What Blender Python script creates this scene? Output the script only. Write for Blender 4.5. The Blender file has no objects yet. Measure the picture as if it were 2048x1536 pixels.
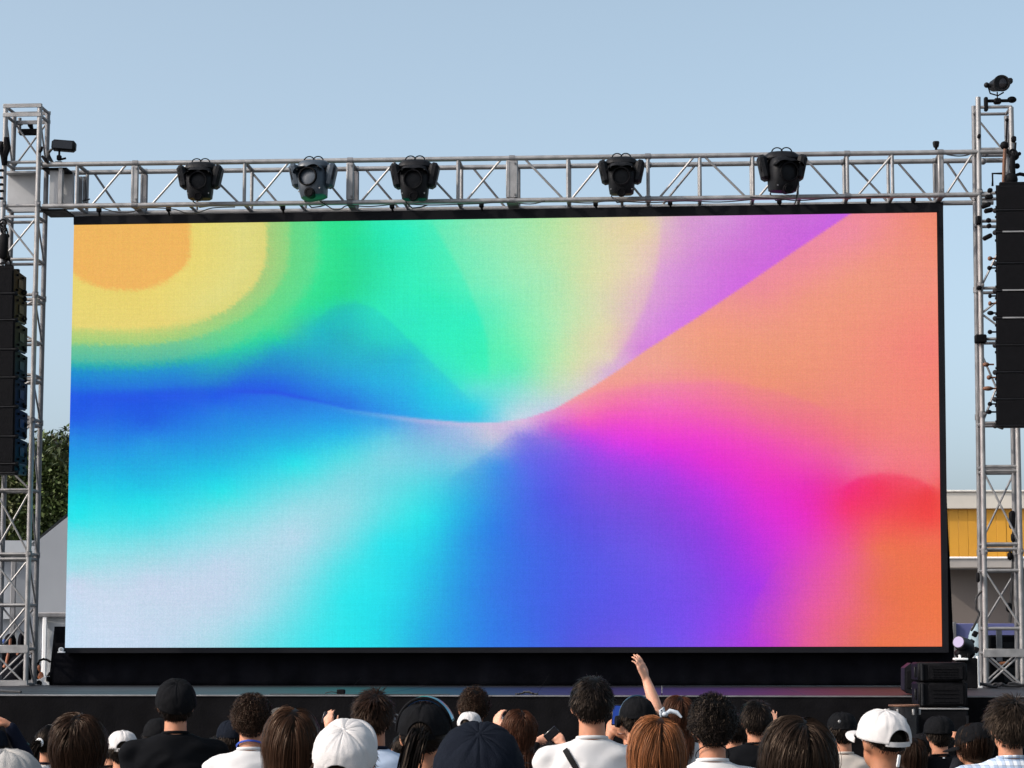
import bpy, bmesh, math, random
import numpy as np
from mathutils import Vector, Matrix, Euler, noise as mnoise

scene = bpy.context.scene
COL = scene.collection
R = math.radians
random.seed(4)

# ------------------------------------------------------------------ camera, sky, sun, exposure
EYE = 1.85
F = 4600.0                    # focal length in pixels of the 2048 px photograph
YH = 1290.0                   # row of the horizon
PITCH = math.atan((YH - 768.0) / F)
cam_d = bpy.data.cameras.new('camera')
cam_d.sensor_width = 36.0
cam_d.lens = 36.0 * F / 2048.0
cam_d.clip_start = 0.1
cam_d.clip_end = 3000.0
cam = bpy.data.objects.new('camera', cam_d)
cam.location = (0, 0, EYE)
cam.rotation_euler = (math.pi / 2 + PITCH, 0, 0)
COL.objects.link(cam)
scene.camera = cam

SUN_EL, SUN_AZ = R(36), R(-110)      # azimuth from +Y, clockwise positive: the sun stands left, a little behind the camera
sun_dir = Vector((math.sin(SUN_AZ) * math.cos(SUN_EL), math.cos(SUN_AZ) * math.cos(SUN_EL), math.sin(SUN_EL)))
world = bpy.data.worlds.new('World')
scene.world = world
world.use_nodes = True
wn = world.node_tree
wn.nodes.clear()
sky = wn.nodes.new('ShaderNodeTexSky')
sky.sky_type = 'NISHITA'
sky.sun_disc = False
sky.sun_elevation = SUN_EL
sky.sun_rotation = SUN_AZ
sky.altitude = 50
sky.air_density = 0.6
sky.dust_density = 4.0
sky.ozone_density = 2.0
hsv = wn.nodes.new('ShaderNodeHueSaturation')
hsv.inputs['Saturation'].default_value = 0.70
hsv.inputs['Hue'].default_value = 0.474
hsv.inputs['Value'].default_value = 1.10
bgn = wn.nodes.new('ShaderNodeBackground')
bgn.inputs['Strength'].default_value = 0.15
won = wn.nodes.new('ShaderNodeOutputWorld')
wn.links.new(sky.outputs[0], hsv.inputs['Color'])
wn.links.new(hsv.outputs[0], bgn.inputs['Color'])
wn.links.new(bgn.outputs[0], won.inputs['Surface'])

sun_d = bpy.data.lights.new('sun', 'SUN')
sun_d.energy = 2.0
sun_d.angle = R(0.6)
sun_d.color = (1.0, 0.91, 0.80)
sun_o = bpy.data.objects.new('sun', sun_d)
sun_o.rotation_euler = sun_dir.to_track_quat('Z', 'Y').to_euler()
sun_o.location = (-20, -10, 30)
COL.objects.link(sun_o)

scene.view_settings.view_transform = 'Standard'
scene.view_settings.look = 'None'
scene.view_settings.exposure = 0.7
GAIN = 2 ** -0.7                        # self-lit things keep their brightness under that exposure
scene.view_settings.gamma = 1.0
scene.view_settings.use_curve_mapping = False

# ------------------------------------------------------------------ layout helpers
CP, SPN = math.cos(PITCH), math.sin(PITCH)
def ray(px, py):
    a = (px - 1024.0) / F
    b = (768.0 - py) / F
    return Vector((a, CP - b * SPN, SPN + b * CP))
def W(px, py, Y):
    d = ray(px, py)
    s = Y / d.y
    return Vector((d.x * s, Y, EYE + d.z * s))
YAW = R(3.7)                              # the stage is turned a little: its right end is nearer
ORG = Vector((0, 24.2, 0))
EX = Vector((math.cos(YAW), -math.sin(YAW), 0))
EN = Vector((-math.sin(YAW), -math.cos(YAW), 0))     # towards the audience
def S(px, py, d=0.0):
    """stage coordinates (along, -towards audience, up) of the point seen at px,py on the plane d metres in front of the screen"""
    r = ray(px, py)
    c = Vector((0, 0, EYE))
    o = ORG + EN * d
    s = (o - c).dot(EN) / r.dot(EN)
    p = c + r * s - ORG
    return Vector((p.dot(EX), -p.dot(EN), p.z))
def stage_to_world(v):
    return ORG + EX * v[0] - EN * v[1] + Vector((0, 0, v[2]))

# ------------------------------------------------------------------ materials
def nodes_of(m):
    m.use_nodes = True
    return m.node_tree.nodes, m.node_tree.links, m.node_tree.nodes['Principled BSDF']
MATS = {}
def mat(name, color, rough=0.6, metal=0.0, var=0.25, scale=6.0, bump=0.0, bscale=40.0, spec=0.5, dirt=None, dirt_amt=0.5, attr=None, coat=0.0, sheen=0.0):
    """principled material whose colour drifts with two noises, with optional relief and blotchy dirt"""
    if name in MATS: return MATS[name]
    m = bpy.data.materials.new(name)
    N, L, P = nodes_of(m)
    tc = N.new('ShaderNodeTexCoord')
    n1 = N.new('ShaderNodeTexNoise'); n1.inputs['Scale'].default_value = scale; n1.inputs['Detail'].default_value = 6
    L.new(tc.outputs['Object'], n1.inputs['Vector'])
    r = N.new('ShaderNodeValToRGB')
    r.color_ramp.elements[0].position = 0.3; r.color_ramp.elements[1].position = 0.7
    c = Vector(color[:3])
    r.color_ramp.elements[0].color = (*(c * (1 - var)), 1)
    r.color_ramp.elements[1].color = (*[min(1, v) for v in (c * (1 + var))], 1)
    L.new(n1.outputs['Fac'], r.inputs['Fac'])
    out = r.outputs['Color']
    if dirt is not None:
        n2 = N.new('ShaderNodeTexNoise'); n2.inputs['Scale'].default_value = scale * 0.37; n2.inputs['Detail'].default_value = 8; n2.inputs['Roughness'].default_value = 0.7
        L.new(tc.outputs['Object'], n2.inputs['Vector'])
        r2 = N.new('ShaderNodeValToRGB'); r2.color_ramp.elements[0].position = 0.5; r2.color_ramp.elements[1].position = 0.72
        r2.color_ramp.elements[0].color = (0, 0, 0, 1); r2.color_ramp.elements[1].color = (dirt_amt, dirt_amt, dirt_amt, 1)
        L.new(n2.outputs['Fac'], r2.inputs['Fac'])
        mx = N.new('ShaderNodeMixRGB'); mx.inputs[2].default_value = (*dirt, 1)
        L.new(r2.outputs['Color'], mx.inputs[0]); L.new(out, mx.inputs[1]); out = mx.outputs[0]
    if attr:
        at = N.new('ShaderNodeAttribute'); at.attribute_name = attr
        mm = N.new('ShaderNodeMixRGB'); mm.blend_type = 'MULTIPLY'; mm.inputs[0].default_value = 1.0
        L.new(out, mm.inputs[1]); L.new(at.outputs['Color'], mm.inputs[2]); out = mm.outputs[0]
    L.new(out, P.inputs['Base Color'])
    P.inputs['Roughness'].default_value = rough
    P.inputs['Metallic'].default_value = metal
    P.inputs['Specular IOR Level'].default_value = spec
    if coat: P.inputs['Coat Weight'].default_value = coat
    if sheen: P.inputs['Sheen Weight'].default_value = sheen
    # roughness drifts too
    mr = N.new('ShaderNodeMapRange'); mr.inputs['To Min'].default_value = max(0.05, rough - 0.12); mr.inputs['To Max'].default_value = min(1, rough + 0.12)
    L.new(n1.outputs['Fac'], mr.inputs['Value']); L.new(mr.outputs[0], P.inputs['Roughness'])
    if bump:
        n3 = N.new('ShaderNodeTexNoise'); n3.inputs['Scale'].default_value = bscale; n3.inputs['Detail'].default_value = 5
        L.new(tc.outputs['Object'], n3.inputs['Vector'])
        b = N.new('ShaderNodeBump'); b.inputs['Strength'].default_value = bump; b.inputs['Distance'].default_value = 0.01
        L.new(n3.outputs['Fac'], b.inputs['Height']); L.new(b.outputs['Normal'], P.inputs['Normal'])
    MATS[name] = m
    return m
def emit(name, color, strength=1.0):
    if name in MATS: return MATS[name]
    m = bpy.data.materials.new(name)
    N, L, P = nodes_of(m)
    P.inputs['Base Color'].default_value = (0.01, 0.01, 0.01, 1)
    P.inputs['Roughness'].default_value = 0.3
    P.inputs['Emission Color'].default_value = (*color, 1)
    P.inputs['Emission Strength'].default_value = strength * GAIN
    MATS[name] = m
    return m

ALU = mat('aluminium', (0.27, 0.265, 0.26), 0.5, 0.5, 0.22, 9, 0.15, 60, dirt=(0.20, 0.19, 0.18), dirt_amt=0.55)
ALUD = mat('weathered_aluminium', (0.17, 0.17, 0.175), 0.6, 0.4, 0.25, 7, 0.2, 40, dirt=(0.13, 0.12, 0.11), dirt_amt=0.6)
PLATE = mat('grey_sheet', (0.34, 0.345, 0.35), 0.6, 0.2, 0.15, 3, 0.1, 20, dirt=(0.16, 0.16, 0.16), dirt_amt=0.5)
BLK = mat('black_paint', (0.0042, 0.0042, 0.005), 0.6, 0, 0.3, 12, 0.2, 80, spec=.07)
BLKG = mat('black_gloss', (0.010, 0.010, 0.012), 0.22, 0, 0.2, 10)
BLKC = mat('black_cloth', (0.0048, 0.005, 0.0068), 0.95, 0, 0.35, 4, 0.3, 25, spec=0.03)
SKIRT = mat('stage_skirt_cloth', (0.0055, 0.0053, 0.006), 0.9, 0, 0.3, 5, 0.4, 60, spec=0.04)
BEZ = mat('bezel_black', (0.009, 0.0095, 0.012), 0.65, 0, 0.15, 3, spec=.08)
HOUS = mat('lamp_housing', (0.007, 0.0075, 0.009), 0.5, 0, 0.35, 14, 0.2, 60, dirt=(0.02, 0.017, 0.014), dirt_amt=0.4, spec=.14)
HOUS_LIT = mat('lamp_housing_lit_tone', (0.030, 0.042, 0.056), 0.4, 0, 0.25, 10, 0.1, 60)  # lit copy of the lamp housing: light on it painted in as grey-blue
RUBB = mat('cable_rubber', (0.012, 0.012, 0.013), 0.6)
RUST = mat('rusty_brown', (0.12, 0.055, 0.03), 0.7, 0.2, 0.4, 20)
WHT = mat('white_plastic', (0.75, 0.75, 0.74), 0.45, 0, 0.06, 6)
def glass_mat():
    m = bpy.data.materials.new('lens_glass'); N, L, P = nodes_of(m)
    P.inputs['Base Color'].default_value = (0.012, 0.010, 0.012, 1); P.inputs['Roughness'].default_value = 0.14
    P.inputs['Coat Weight'].default_value = .25; P.inputs['Specular IOR Level'].default_value = .3
    return m
LENS = glass_mat()

# ------------------------------------------------------------------ mesh builder
class MB:
    def __init__(s): s.v = []; s.f = []
    def add(s, vs, fs):
        o = len(s.v); s.v += [tuple(v) for v in vs]; s.f += [tuple(i + o for i in f) for f in fs]
    def box(s, c, size, rot=None, bev=0.0):
        """box, its edges chamfered when bev is set"""
        x, y, z = [a / 2 for a in size]
        b = min(bev, x * .9, y * .9, z * .9)
        M = rot if rot is not None else Matrix.Identity(3)
        c = Vector(c)
        if b <= 0:
            vs = [Vector((i * x, j * y, k * z)) for i in (-1, 1) for j in (-1, 1) for k in (-1, 1)]
            fs = [(0, 1, 3, 2), (4, 6, 7, 5), (0, 4, 5, 1), (2, 3, 7, 6), (0, 2, 6, 4), (1, 5, 7, 3)]
        else:
            vs = []; idx = {}
            for i in (-1, 1):
                for j in (-1, 1):
                    for k in (-1, 1):
                        idx[(i, j, k, 0)] = len(vs); vs.append(Vector((i * x, j * (y - b), k * (z - b))))
                        idx[(i, j, k, 1)] = len(vs); vs.append(Vector((i * (x - b), j * y, k * (z - b))))
                        idx[(i, j, k, 2)] = len(vs); vs.append(Vector((i * (x - b), j * (y - b), k * z)))
            fs = []
            for i in (-1, 1):
                q = [idx[(i, -1, -1, 0)], idx[(i, 1, -1, 0)], idx[(i, 1, 1, 0)], idx[(i, -1, 1, 0)]]; fs.append(tuple(q if i > 0 else q[::-1]))
                q = [idx[(-1, i, -1, 1)], idx[(-1, i, 1, 1)], idx[(1, i, 1, 1)], idx[(1, i, -1, 1)]]; fs.append(tuple(q if i > 0 else q[::-1]))
                q = [idx[(-1, -1, i, 2)], idx[(1, -1, i, 2)], idx[(1, 1, i, 2)], idx[(-1, 1, i, 2)]]; fs.append(tuple(q if i > 0 else q[::-1]))
            for i in (-1, 1):
                for j in (-1, 1):
                    fs.append((idx[(i, j, -1, 0)], idx[(i, j, 1, 0)], idx[(i, j, 1, 1)], idx[(i, j, -1, 1)]))
                    fs.append((idx[(i, -1, j, 0)], idx[(i, 1, j, 0)], idx[(i, 1, j, 2)], idx[(i, -1, j, 2)]))
                    fs.append((idx[(-1, i, j, 1)], idx[(1, i, j, 1)], idx[(1, i, j, 2)], idx[(-1, i, j, 2)]))
                    for k in (-1, 1):
                        fs.append((idx[(i, j, k, 0)], idx[(i, j, k, 1)], idx[(i, j, k, 2)]))
        s.add([M @ v + c for v in vs], fs)
    def tube(s, p, q, r, n=10, r2=None, cap=True):
        p = Vector(p); q = Vector(q); r2 = r if r2 is None else r2
        d = (q - p).normalized(); u = d.orthogonal().normalized(); w = d.cross(u)
        vs = []
        for c, rr in ((p, r), (q, r2)):
            for i in range(n):
                a = 2 * math.pi * i / n; vs.append(c + (u * math.cos(a) + w * math.sin(a)) * rr)
        fs = [(i, (i + 1) % n, n + (i + 1) % n, n + i) for i in range(n)]
        if cap: fs += [tuple(range(n))[::-1], tuple(range(n, 2 * n))]
        s.add(vs, fs)
    def path(s, pts, r, n=6):
        pts = [Vector(p) for p in pts]; vs = []; fs = []
        up = Vector((0.13, 0.2, 1)).normalized()
        for i, p in enumerate(pts):
            d = (pts[min(i + 1, len(pts) - 1)] - pts[max(i - 1, 0)]).normalized()
            u = d.cross(up).normalized(); w = d.cross(u)
            rr = r[i] if isinstance(r, (list, tuple)) else r
            for k in range(n):
                a = 2 * math.pi * k / n; vs.append(p + (u * math.cos(a) + w * math.sin(a)) * rr)
        for i in range(len(pts) - 1):
            for k in range(n):
                fs.append((i * n + k, i * n + (k + 1) % n, (i + 1) * n + (k + 1) % n, (i + 1) * n + k))
        fs += [tuple(range(n))[::-1], tuple(range((len(pts) - 1) * n, len(pts) * n))]
        s.add(vs, fs)
    def ball(s, c, rad, nu=16, nv=10, rot=None):
        rad = (rad,) * 3 if not hasattr(rad, '__len__') else rad
        M = rot if rot is not None else Matrix.Identity(3); c = Vector(c)
        vs = [c + M @ Vector((0, 0, -rad[2]))]
        for j in range(1, nv):
            t = -math.pi / 2 + math.pi * j / nv
            for i in range(nu):
                a = 2 * math.pi * i / nu
                vs.append(c + M @ Vector((rad[0] * math.cos(t) * math.cos(a), rad[1] * math.cos(t) * math.sin(a), rad[2] * math.sin(t))))
        vs.append(c + M @ Vector((0, 0, rad[2])))
        fs = [(0, 1 + (i + 1) % nu, 1 + i) for i in range(nu)]
        for j in range(nv - 2):
            for i in range(nu):
                a = 1 + j * nu
                fs.append((a + i, a + (i + 1) % nu, a + nu + (i + 1) % nu, a + nu + i))
        a = 1 + (nv - 2) * nu; t = len(vs) - 1
        fs += [(a + i, a + (i + 1) % nu, t) for i in range(nu)]
        s.add(vs, fs)
    def loft(s, rings, n=24, e=2.0, axis=None):
        """closed loft of horizontal super-ellipses (cx,cy,cz,rx,ry)"""
        vs = []
        for (cx, cy, cz, rx, ry) in rings:
            for i in range(n):
                a = 2 * math.pi * i / n; ca, sa = math.cos(a), math.sin(a)
                vs.append((cx + rx * math.copysign(abs(ca) ** (2 / e), ca), cy + ry * math.copysign(abs(sa) ** (2 / e), sa), cz))
        fs = []
        for j in range(len(rings) - 1):
            for i in range(n):
                fs.append((j * n + i, j * n + (i + 1) % n, (j + 1) * n + (i + 1) % n, (j + 1) * n + i))
        fs += [tuple(range(n))[::-1], tuple(range((len(rings) - 1) * n, len(rings) * n))]
        s.add(vs, fs)
    def prism(s, poly, y0, y1):
        """polygon given in x,z, extruded from y0 to y1"""
        n = len(poly)
        vs = [(x, y0, z) for x, z in poly] + [(x, y1, z) for x, z in poly]
        fs = [tuple(range(n)), tuple(range(n, 2 * n))[::-1]] + [(i, n + i, n + (i + 1) % n, (i + 1) % n) for i in range(n)]
        s.add(vs, fs)
    def ring(s, c, r, t, axis='Y', n=28, m=8, a0=0, a1=2 * math.pi, sx=1.0, sz=1.0):
        """torus or arc of one round a given axis"""
        c = Vector(c); full = abs(a1 - a0 - 2 * math.pi) < 1e-6; cnt = n if full else n + 1
        vs = []
        for i in range(cnt):
            a = a0 + (a1 - a0) * i / n
            d = Vector((math.cos(a) * sx, 0, math.sin(a) * sz))
            for k in range(m):
                b = 2 * math.pi * k / m
                p = d * (r + t * math.cos(b)) + Vector((0, t * math.sin(b), 0))
                if axis == 'Z': p = Vector((p.x, p.z, p.y))
                if axis == 'X': p = Vector((p.y, p.x, p.z))
                vs.append(c + p)
        fs = []
        for i in range(n):
            j = (i + 1) % cnt
            for k in range(m):
                fs.append((i * m + k, i * m + (k + 1) % m, j * m + (k + 1) % m, j * m + k))
        if not full: fs += [tuple(range(m)), tuple(range((cnt - 1) * m, cnt * m))[::-1]]
        s.add(vs, fs)
    def mesh(s, name, smooth=True, off=None, angle=40):
        me = bpy.data.meshes.new(name)
        vs = s.v if off is None else [(a - off[0], b - off[1], c - off[2]) for a, b, c in s.v]
        me.from_pydata(vs, [], s.f)
        bm = bmesh.new(); bm.from_mesh(me); bmesh.ops.recalc_face_normals(bm, faces=bm.faces)
        if smooth:
            for f in bm.faces: f.smooth = True
            ca = math.radians(angle)
            for e in bm.edges:
                if len(e.link_faces) == 2 and e.calc_face_angle(0) > ca: e.smooth = False
        bm.to_mesh(me); bm.free()
        return me

def link(name, me, m=None, parent=None):
    o = bpy.data.objects.new(name, me); COL.objects.link(o)
    if m is not None and hasattr(me, 'materials') and len(me.materials) == 0: me.materials.append(m)
    if parent: o.parent = parent
    return o
class Thing:
    """an Empty at the thing's base; parts are given in the frame's own coordinates"""
    def __init__(s, name, label, cat, base, frame='stage', group=None, kind=None):
        s.b = Vector(base); s.frame = frame
        o = bpy.data.objects.new(name, None); COL.objects.link(o); o.empty_display_size = 0.2
        if frame == 'stage':
            o.location = stage_to_world(s.b); o.rotation_euler = (0, 0, -YAW)
        else: o.location = s.b
        if label: o['label'] = label
        if cat: o['category'] = cat
        if group: o['group'] = group
        if kind: o['kind'] = kind
        s.o = o
    def part(s, name, mb, m, parent=None, smooth=True, label=None, angle=40):
        p = link(name, mb.mesh(name, smooth, s.b, angle), m, parent or s.o)
        if label: p['label'] = label
        return p
def solo(name, mb, m, label=None, cat=None, group=None, kind=None, base=None, frame='stage', smooth=True):
    base = Vector(base) if base is not None else Vector(mb.v[0])
    o = link(name, mb.mesh(name, smooth, base), m)
    if frame == 'stage': o.location = stage_to_world(base); o.rotation_euler = (0, 0, -YAW)
    else: o.location = base
    for k, v in (('label', label), ('category', cat), ('group', group), ('kind', kind)):
        if v: o[k] = v
    return o
def copy_tree(o, parent=None):
    c = o.copy(); COL.objects.link(c)
    if parent: c.parent = parent
    for ch in list(o.children): copy_tree(ch, c)
    return c

# ------------------------------------------------------------------ ground
def gz(y):
    if y < 9: return 0.0
    if y > 16: return -0.25
    t = (y - 9) / 7; return -0.25 * t * t * (3 - 2 * t)
ys = [-300, -60, -10, 0, 6, 8, 9, 10, 11, 12, 13, 14, 15, 16, 18, 24, 40, 80, 200, 600, 1500]
xs = [-1500, -400, -100, -30, -12, 0, 12, 30, 100, 400, 1500]
g = MB(); nx = len(xs)
g.v = [(x, y, gz(y)) for y in ys for x in xs]
g.f = [(j * nx + i, j * nx + i + 1, (j + 1) * nx + i + 1, (j + 1) * nx + i) for j in range(len(ys) - 1) for i in range(nx - 1)]
GND = mat('ground_paving', (0.16, 0.155, 0.15), 0.9, 0, 0.25, 1.3, 0.4, 12, dirt=(0.09, 0.085, 0.08))
go = link('ground', g.mesh('ground'), GND); go['kind'] = 'structure'

# ------------------------------------------------------------------ stage
ZD = S(1024, 1372, 0.0).z
DF = 4.4                                # how far the deck reaches in front of the screen
st = Thing('stage', 'long low black stage deck under the giant screen, grey front edge', 'stage', (0, -DF, gz(20)))
def deck_material():
    m = bpy.data.materials.new('stage_deck'); N, L, P = nodes_of(m)
    tc = N.new('ShaderNodeTexCoord'); n = N.new('ShaderNodeTexNoise'); n.inputs['Scale'].default_value = 3; n.inputs['Detail'].default_value = 8
    L.new(tc.outputs['Object'], n.inputs['Vector'])
    r = N.new('ShaderNodeValToRGB'); r.color_ramp.elements[0].color = (0.006, 0.0065, 0.008, 1); r.color_ramp.elements[1].color = (0.016, 0.016, 0.018, 1)
    L.new(n.outputs['Fac'], r.inputs['Fac'])
    n2 = N.new('ShaderNodeTexNoise'); n2.inputs['Scale'].default_value = 60; n2.inputs['Detail'].default_value = 3
    mp = N.new('ShaderNodeMapping'); mp.inputs['Scale'].default_value = (1, .4, 1)
    L.new(tc.outputs['Object'], mp.inputs['Vector']); L.new(mp.outputs[0], n2.inputs['Vector'])
    r2 = N.new('ShaderNodeValToRGB'); r2.color_ramp.elements[0].position = .74; r2.color_ramp.elements[1].position = .8
    r2.color_ramp.elements[0].color = (0, 0, 0, 1); r2.color_ramp.elements[1].color = (.5, .5, .5, 1)
    L.new(n2.outputs['Fac'], r2.inputs['Fac'])
    mx = N.new('ShaderNodeMixRGB'); mx.inputs[2].default_value = (.3, .3, .3, 1)
    L.new(r2.outputs[0], mx.inputs[0]); L.new(r.outputs[0], mx.inputs[1]); L.new(mx.outputs[0], P.inputs['Base Color'])
    mr = N.new('ShaderNodeMapRange'); mr.inputs['To Min'].default_value = .42; mr.inputs['To Max'].default_value = .6
    L.new(n.outputs['Fac'], mr.inputs['Value']); L.new(mr.outputs[0], P.inputs['Roughness'])
    P.inputs['Specular IOR Level'].default_value = .2
    b = N.new('ShaderNodeBump'); b.inputs['Strength'].default_value = .25; b.inputs['Distance'].default_value = .003
    L.new(n2.outputs['Fac'], b.inputs['Height']); L.new(b.outputs[0], P.inputs['Normal'])
    return m
DECK = deck_material()
XL, XR = -8.2, 8.2
pw = 1.22
x = XL
while x < XR - .01:                     # plywood deck panels, joints a few millimetres wide
    for (d0, d1) in ((-DF, -DF + 1.22), (-DF + 1.22, -DF + 3.66), (-DF + 3.66, 0.9)):
        m_ = MB(); x1 = min(x + pw, XR)
        m_.box(((x + x1) / 2, (d0 + d1) / 2, ZD - .02), (x1 - x - .006, d1 - d0 - .006, .04 + random.uniform(-.0015, .0015)), bev=.002)
        st.part('deck_panel', m_, DECK, smooth=False)
    x += pw
m_ = MB(); m_.box((0, -DF - .008, ZD - .007), (XR - XL, .014, .013), bev=.003)
st.part('edge_trim', m_, ALUD)
m_ = MB()                                # skirt cloth with shallow vertical folds
n = 500; zz = [ZD - .014, ZD - .4, ZD - .9, gz(20) + .01]
vs = []
for k, z in enumerate(zz):
    for i in range(n + 1):
        xx = XL + (XR - XL) * i / n
        a = .002 + .004 * k
        vs.append((xx, -DF - .006 - a * (math.sin(xx * 9.0 + .6 * math.sin(xx * 2.1)) + .4 * math.sin(xx * 23 + 1)), z))
m_.add(vs, [(k * (n + 1) + i, k * (n + 1) + i + 1, (k + 1) * (n + 1) + i + 1, (k + 1) * (n + 1) + i) for k in range(3) for i in range(n)])
st.part('skirt', m_, SKIRT)
m_ = MB(); m_.box((0, -1.7, (ZD - .08 + gz(20)) / 2), (XR - XL - .2, 5.0, ZD - .1 - gz(20)))
st.part('understructure', m_, BLKC)

# ------------------------------------------------------------------ LED screen
CREASE = [(100, 800), (300, 792), (450, 785), (560, 790), (640, 806), (700, 822), (780, 833), (850, 842), (930, 849), (1000, 850), (1060, 842), (1120, 822), (1200, 775),
          (1250, 742), (1300, 705), (1400, 640), (1500, 571), (1600, 500), (1705, 427), (1800, 360), (1950, 250)]
PA = """560 560 90 214 140;560 660 85 205 145;560 682 35 200 170;560 700 33 170 195;560 722 33 146 203;560 742 33 132 208;560 770 33 105 225;560 790 33 88 228;480 700 35 188 180;480 716 33 160 195;480 735 33 140 202;480 760 33 112 218;480 788 33 88 228
700 440 45 222 140;700 520 38 215 145;700 590 38 212 150;700 630 35 200 185;700 680 35 180 190;700 720 36 174 205;700 770 36 152 222;700 805 36 120 225
640 620 40 215 160;640 660 33 190 190;640 700 33 172 200;640 740 36 152 208;640 780 34 124 222;760 440 48 230 175;760 520 40 222 165;760 580 42 222 170;760 630 42 225 190
760 680 38 205 195;760 720 38 180 205;760 770 36 172 222;760 815 38 145 228;820 460 48 235 190;820 560 50 235 185;820 640 45 228 195;820 680 42 222 195;820 720 38 190 210
820 780 38 180 225;820 825 38 165 230;880 450 85 235 185;880 520 70 236 185;880 600 50 235 185;880 700 48 232 195;880 740 50 215 205;880 780 35 205 220;880 830 38 190 230
960 460 135 230 180;960 560 110 236 188;960 640 60 235 190;960 700 58 235 185;960 750 70 235 190;960 785 90 222 215;960 820 50 210 228;960 842 60 200 230
1040 450 155 230 175;1040 560 150 235 185;1040 660 120 236 180;1040 740 95 235 185;1040 780 130 225 210;1040 820 165 215 225;1040 840 185 215 230
1110 450 178 226 165;1110 560 170 230 178;1110 660 165 232 180;1110 740 175 228 180;1110 780 185 220 195;1110 810 190 210 220;1170 450 205 220 165;1170 560 205 222 170
1170 680 210 218 175;1170 740 215 215 180;1170 780 210 205 205;1230 450 222 210 170;1230 560 224 214 175;1230 660 224 208 180;1230 720 222 198 195;1230 748 215 175 215
1290 450 226 208 165;1290 540 228 200 190;1290 600 222 180 200;1290 650 220 165 210;1290 700 215 140 215;1330 450 222 195 190;1340 550 218 160 210;1340 630 214 140 218
1380 440 214 160 205;1400 520 212 140 212;1400 600 210 125 218;1460 440 212 145 215;1470 520 208 118 215;1540 440 206 115 215;1550 500 204 108 215;1640 440 202 105 218;1690 430 200 100 225"""
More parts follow.
